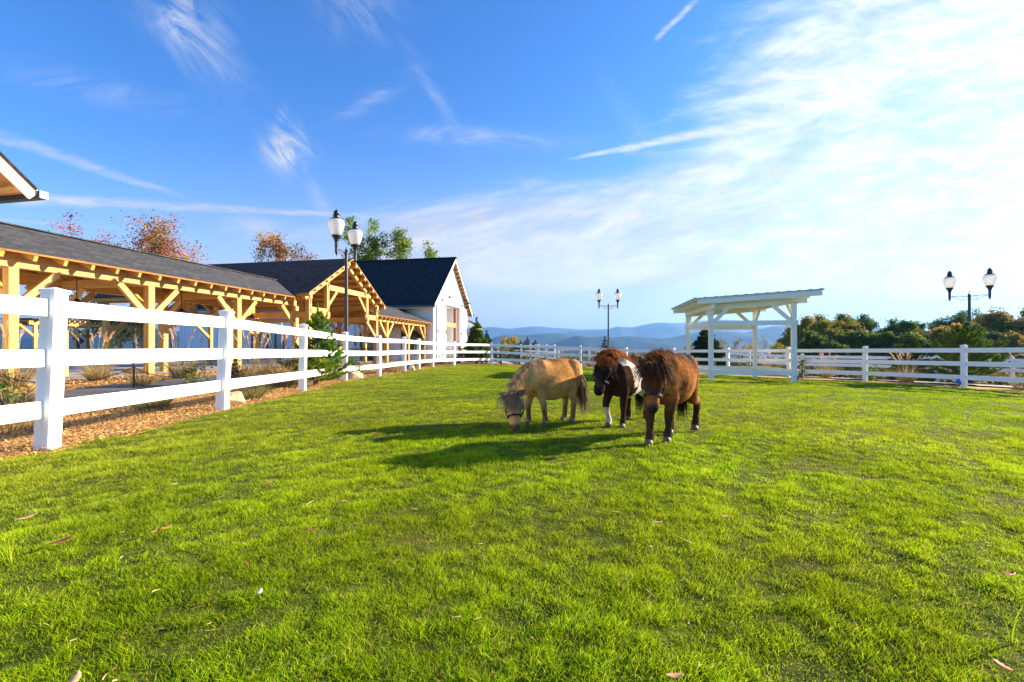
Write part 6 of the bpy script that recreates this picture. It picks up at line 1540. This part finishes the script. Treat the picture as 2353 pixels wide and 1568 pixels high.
m.build('seat', M['black'], t); m = MB(); m.box((-.75, .24, .88), (.75, .28, .95)); m.box((-.75, .24, .52), (.75, .28, .56))
for k in range(12): m.box((-.72+k*.13, .25, .55), (-.69+k*.13, .27, .89))
m.build('backrest', M['black'], t)
for s in (-1, 1):
    m = MB(); m.box((s*.7-.03, -.2, -.05), (s*.7+.03, -.14, .64)); m.box((s*.7-.03, .2, -.05), (s*.7+.03, .26, .9)); m.box((s*.7-.04, -.22, .62), (s*.7+.04, .24, .66)); m.build('leg', M['black'], t)
t = thing('cafe_table', 'thin-legged metal table before the sliding barn doors', 'table', put(1020, 29.5), 0); m = MB(); m.lathe([(.62, .72), (.64, .73), (.62, .75)], n=20); m.build('tabletop', M['gutter'], t)
for k in range(3):
    m = MB(); a = k*2.1; m.tube([(.1*math.cos(a), .1*math.sin(a), .72), (.42*math.cos(a), .42*math.sin(a), -.02)], .015, 6); m.build('leg', M['black'], t)

# ------------------------------------------------------------------ fallen leaves on the lawn
def fallen(X, Y, size, col, label, seed, kindn='leaf', group='small fallen leaves on the lawn'):
    r = np.random.default_rng(seed); d = .95*FPX/(Y-800)
    for _ in range(4):
        x = (X-1176.5)/FPX*d; z = g1(x, d)+float(bumps(np.array([x]), np.array([d]))[0])+.035; d = (1-z)*FPX/(Y-800)
    a = r.random()*6.28; n = 9; vs = []; fs = []
    for i in range(n):
        q = i/(n-1)*2-1; w = .38*math.sqrt(max(1-q*q, 0))*(1+.18*math.sin(i*2.7)); 
        for s in (-1, 0, 1):
            lx, ly, lz = q, w*s, .18*abs(s)*w+.22*q*q*r.uniform(.8, 1.2)
            vs.append(((lx*math.cos(a)-ly*math.sin(a))*size*.5, (lx*math.sin(a)+ly*math.cos(a))*size*.5, lz*size*.5))
    for i in range(n-1):
        for s in (0, 1): fs.append((i*3+s, i*3+s+1, i*3+s+4, i*3+s+3))
    o = npmesh('fallen_leaf' if kindn == 'leaf' else 'petal', np.array(vs), np.array(fs), M['leafdry'], np.array([col]*len(vs))*(1+r.normal(0, .08, (len(vs), 1))), smooth=True)
    sd_ = o.modifiers.new('s', 'SOLIDIFY'); sd_.thickness = .0015
    o.location = (x, d, z+.008); tag(o, label, 'leaf' if kindn == 'leaf' else 'petal', group if kindn == 'leaf' else None)
M['leafdry'] = attr_mat('dry_leaf', .6, .1, .2, 40)
for i, q in enumerate(((140, 1250, .085, (.20, .045, .02), 'dark red-brown fallen leaf on the grass at lower left'), (55, 1195, .10, (.55, .33, .16), 'pale tan curled leaf near the left edge of the lawn'), (352, 1226, .055, (.50, .22, .06), 'orange leaf, left one of a touching pair'), (380, 1217, .06, (.55, .26, .06), 'orange leaf, right one of a touching pair'),
    (597, 1366, .04, (.75, .72, .66), 'single white petal on the grass at lower left'), (565, 1302, .035, (.35, .06, .03), 'small red leaf standing in the grass above the white petal'), (717, 1222, .05, (.30, .12, .06), 'brown crumpled leaf left of centre in the foreground'), (617, 1112, .05, (.50, .25, .10), 'light brown leaf on the upper left lawn'),
    (787, 974, .10, (.42, .16, .05), 'orange-brown leaf left of the pony shadow'), (762, 957, .08, (.45, .16, .06), 'reddish leaf just above the one left of the pony shadow'), (862, 999, .10, (.30, .12, .05), 'brown leaf at the tip of the pony shadow'), (1185, 1018, .06, (.30, .09, .04), 'red-brown leaf in the shade under the tan pony nose'),
    (1322, 982, .05, (.45, .2, .06), 'small brown leaf behind the tan pony hind hooves'), (2320, 1325, .06, (.32, .08, .03), 'red leaf on the bare patch at the right edge'), (1668, 1192, .05, (.50, .25, .10), 'small tan leaf right of centre on the lawn'), (2305, 1540, .05, (.5, .12, .05), 'small red leaf in the bottom right corner'),
    (1550, 1562, .05, (.5, .3, .15), 'tan leaf cut by the bottom edge'), (520, 959, .07, (.6, .38, .15), 'pale leaf on the lawn beside the second fence post'), (170, 1572, .06, (.5, .33, .18), 'pale leaf at the bottom edge, left'), (1510, 1205, .05, (.5, .3, .14), 'tan curled leaf below the brown pony'))):
    fallen(*q, 400+i, 'petal' if 'petal' in q[4] else 'leaf')

# ------------------------------------------------------------------ grass on the lawn
def in_poly(x, y, P):
    c = np.zeros(len(x), bool); n = len(P); j = n-1
    for i in range(n):
        xi, yi = P[i]; xj, yj = P[j]
        k = ((yi > y) != (yj > y)) & (x < (xj-xi)*(y-yi)/(yj-yi+1e-12)+xi); c ^= k; j = i
    return c
def lawn_grass(n_target, y0, y1, dens, dexp, dref, hscale, wbase, seed, segs):
    r = np.random.default_rng(seed)
    # sample distance with density dens*(dref/y)^dexp over a wedge wider than the view
    yy = np.linspace(y0, y1, 4000); pdf = (2.5*yy+1.6)*dens*np.minimum(1, (dref/yy)**dexp); n = int(np.trapezoid(pdf, yy)) if hasattr(np, 'trapezoid') else int(np.trapz(pdf, yy))
    cdf = np.cumsum(pdf); cdf /= cdf[-1]; y = np.interp(r.random(n), cdf, yy); x = (r.random(n)*2-1)*(1.25*y+.8)
    # tufting
    k = in_poly(x, y, poly_edge); x = x[k]; y = y[k]
    pt = fbm(x*1.1+9, y*1.1, 3); fine = fbm(x*12, y*12, 2); u = x*.62+y*.78; v = -x*.78+y*.62; furrow = fbm(u*1.5+3, v*6.2+5, 3)
    keep = r.random(len(x)) < np.clip(.60+1.1*(fine-.40)+.9*(furrow-.48), .46, 1); x, y, pt, fine, furrow = (q[keep] for q in (x, y, pt, fine, furrow))
    n = len(x); z = G(x, y)+bumps(x, y)
    bare = np.exp(-((x-2.9)**2/.05+(y-2.0)**2/.02))*0
    for bx, by, br in ((3.15, 2.85, .16), (2.35, 3.65, .22), (2.6, 3.35, .14), (1.3, 2.0, .10), (-.45, 2.2, .12)): bare = bare+np.exp(-((x-bx)**2+(y-by)**2*2.2)/(br*br))
    H = hscale*(.25+.85*fine+.55*(pt-.4)+.9*(furrow-.4))*r.uniform(.55, 1.3, n)*(1-.55*np.clip(bare, 0, 1)); H = np.maximum(H, .012)
    W_ = wbase*(1+np.maximum(y-2.2, 0)*.22)*r.uniform(.7, 1.3, n)
    a = r.random(n)*6.283; o = np.abs(r.normal(0, .55, n))+.08
    D = np.stack([np.cos(a)*o-.10, np.sin(a)*o, np.ones(n)], 1); D /= np.linalg.norm(D, axis=1)[:, None]
    b = r.random(n)*6.283; S_ = np.stack([np.cos(b), np.sin(b), np.zeros(n)], 1)*W_[:, None]*.5
    P0 = np.stack([x, y, z-.004], 1)
    P1 = P0+D*(H*.55)[:, None]; D2 = D+np.stack([np.cos(a)*.45, np.sin(a)*.45, -.22*np.ones(n)], 1); D2 /= np.linalg.norm(D2, axis=1)[:, None]; P2 = P1+D2*(H*.55)[:, None]
    # colour
    g = np.array(((.225, .365, .006), (.27, .41, .007), (.15, .28, .006), (.36, .45, .010)))
    c = g[r.integers(0, 4, n)]; warm = np.clip((fbm(x*.45+2, y*.45+8, 3)-.42)*3, 0, 1)[:, None]; c = c*(1-warm*.35)+np.array((.44, .44, .018))*warm*.35
    left = np.clip((-x-1.2-.35*np.maximum(3-y, 0))/3.5, 0, 1)[:, None]; c = c*(1-.45*left)+np.array((.32, .33, .05))*.45*left
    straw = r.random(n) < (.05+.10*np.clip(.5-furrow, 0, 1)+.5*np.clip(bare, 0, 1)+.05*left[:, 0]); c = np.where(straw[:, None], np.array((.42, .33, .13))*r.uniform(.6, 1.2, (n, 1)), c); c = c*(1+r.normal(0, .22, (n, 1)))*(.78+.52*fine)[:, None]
    if segs == 2:
        V = np.stack([P0-S_, P0+S_, P1+S_*.75, P1-S_*.75, P2], 1).reshape(-1, 3); b5 = (np.arange(n)*5)[:, None]
        F = np.concatenate([b5+np.array((0, 1, 2)), b5+np.array((0, 2, 3)), b5+np.array((3, 2, 4))], 0); col = np.repeat(c, 5, 0); col = col.reshape(n, 5, 3); col[:, :2] *= .46; col[:, 4] *= 1.25; col = col.reshape(-1, 3)  # dark feet, light tips: shade between the blades painted into their colour
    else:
        V = np.stack([P0-S_, P0+S_, P2], 1).reshape(-1, 3); F = np.arange(3*n).reshape(-1, 3); col = np.repeat(c, 3, 0).reshape(n, 3, 3); col[:, :2] *= .7; col = col.reshape(-1, 3)  # far blades too: feet coloured darker to stand for shade in the turf
    return npmesh('grass', V, F, M['grass'], np.clip(col, .004, .8))
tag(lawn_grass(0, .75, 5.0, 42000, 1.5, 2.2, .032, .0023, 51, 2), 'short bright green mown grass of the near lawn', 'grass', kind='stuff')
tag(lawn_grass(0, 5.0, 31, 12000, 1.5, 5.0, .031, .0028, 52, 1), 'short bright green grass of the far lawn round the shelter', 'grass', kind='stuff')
# straw bits lying on the lawn
r = np.random.default_rng(61); n = 1100; y = .9+r.random(n)**1.3*9; x = (r.random(n)*2-1)*(1.2*y+.5); k = in_poly(x, y, poly_edge); x = x[k]; y = y[k]; n = len(x)
rt_ = np.stack([x, y, G(x, y)+bumps(x, y)+.03], 1); a = r.random(n)*6.28; V, F, q = ribbons(rt_, np.stack([np.cos(a), np.sin(a), r.normal(.05, .15, n)], 1), .012+.045*r.random(n)**2, r, .0025+.002*r.random(n), .15, 3, .4)
tag(npmesh('straw', V, F, M['straw'], np.repeat(pick([(.52, .38, .18), (.42, .27, .12), (.6, .48, .28)], n, r, .15), 8, 0)), 'dry straw bits scattered through the lawn', 'straw', kind='stuff')
for i, (X, Y, H, lb) in enumerate(((22, 1310, .15, 'taller yellow-green grass weed at the left edge of the lawn'), (2325, 1470, .16, 'single tall yellow-green blade cluster near the right bottom corner'), (672, 1100, .12, 'thin tall grass weed on the upper left lawn'), (365, 1215, .09, 'yellow weed sprig beside the pair of orange leaves'))):
    d = .93*FPX/(Y-800); x = (X-1176.5)/FPX*d; r = np.random.default_rng(500+i); t = thing('weed', lb, 'weed', (x, d, g1(x, d)))
    n = 9 if i != 1 else 4; a = r.random(n)*6.28; V, F, q = ribbons(r.normal(0, .004, (n, 3)), np.stack([np.cos(a)*.3, np.sin(a)*.3, np.ones(n)], 1), H*r.uniform(.7, 1.1, n), r, .006, .4, 5, .2)
    npmesh('blades', V, F, M['grass'], np.repeat(pick([(.30, .36, .02), (.22, .32, .02)], n, r, .1), 12, 0), t)

# ------------------------------------------------------------------ the air
def haze():
    m = MB(); m.box((-32000, -300, -240), (46000, 12800, 540)); mt = bpy.data.materials.new('air'); mt.use_nodes = True; nt = mt.node_tree; nt.nodes.clear()
    o = nt.nodes.new('ShaderNodeOutputMaterial'); v = nt.nodes.new('ShaderNodeVolumePrincipled'); v.inputs['Color'].default_value = (.20, .46, 1.0, 1); v.inputs['Density'].default_value = 0.95e-4; v.inputs['Anisotropy'].default_value = .45
    nt.links.new(v.outputs[0], o.inputs['Volume'])
    h = m.build('haze', mt, None); tag(h, 'blue air between the lawn and the far mountains', 'haze', kind='stuff'); return h
haze()
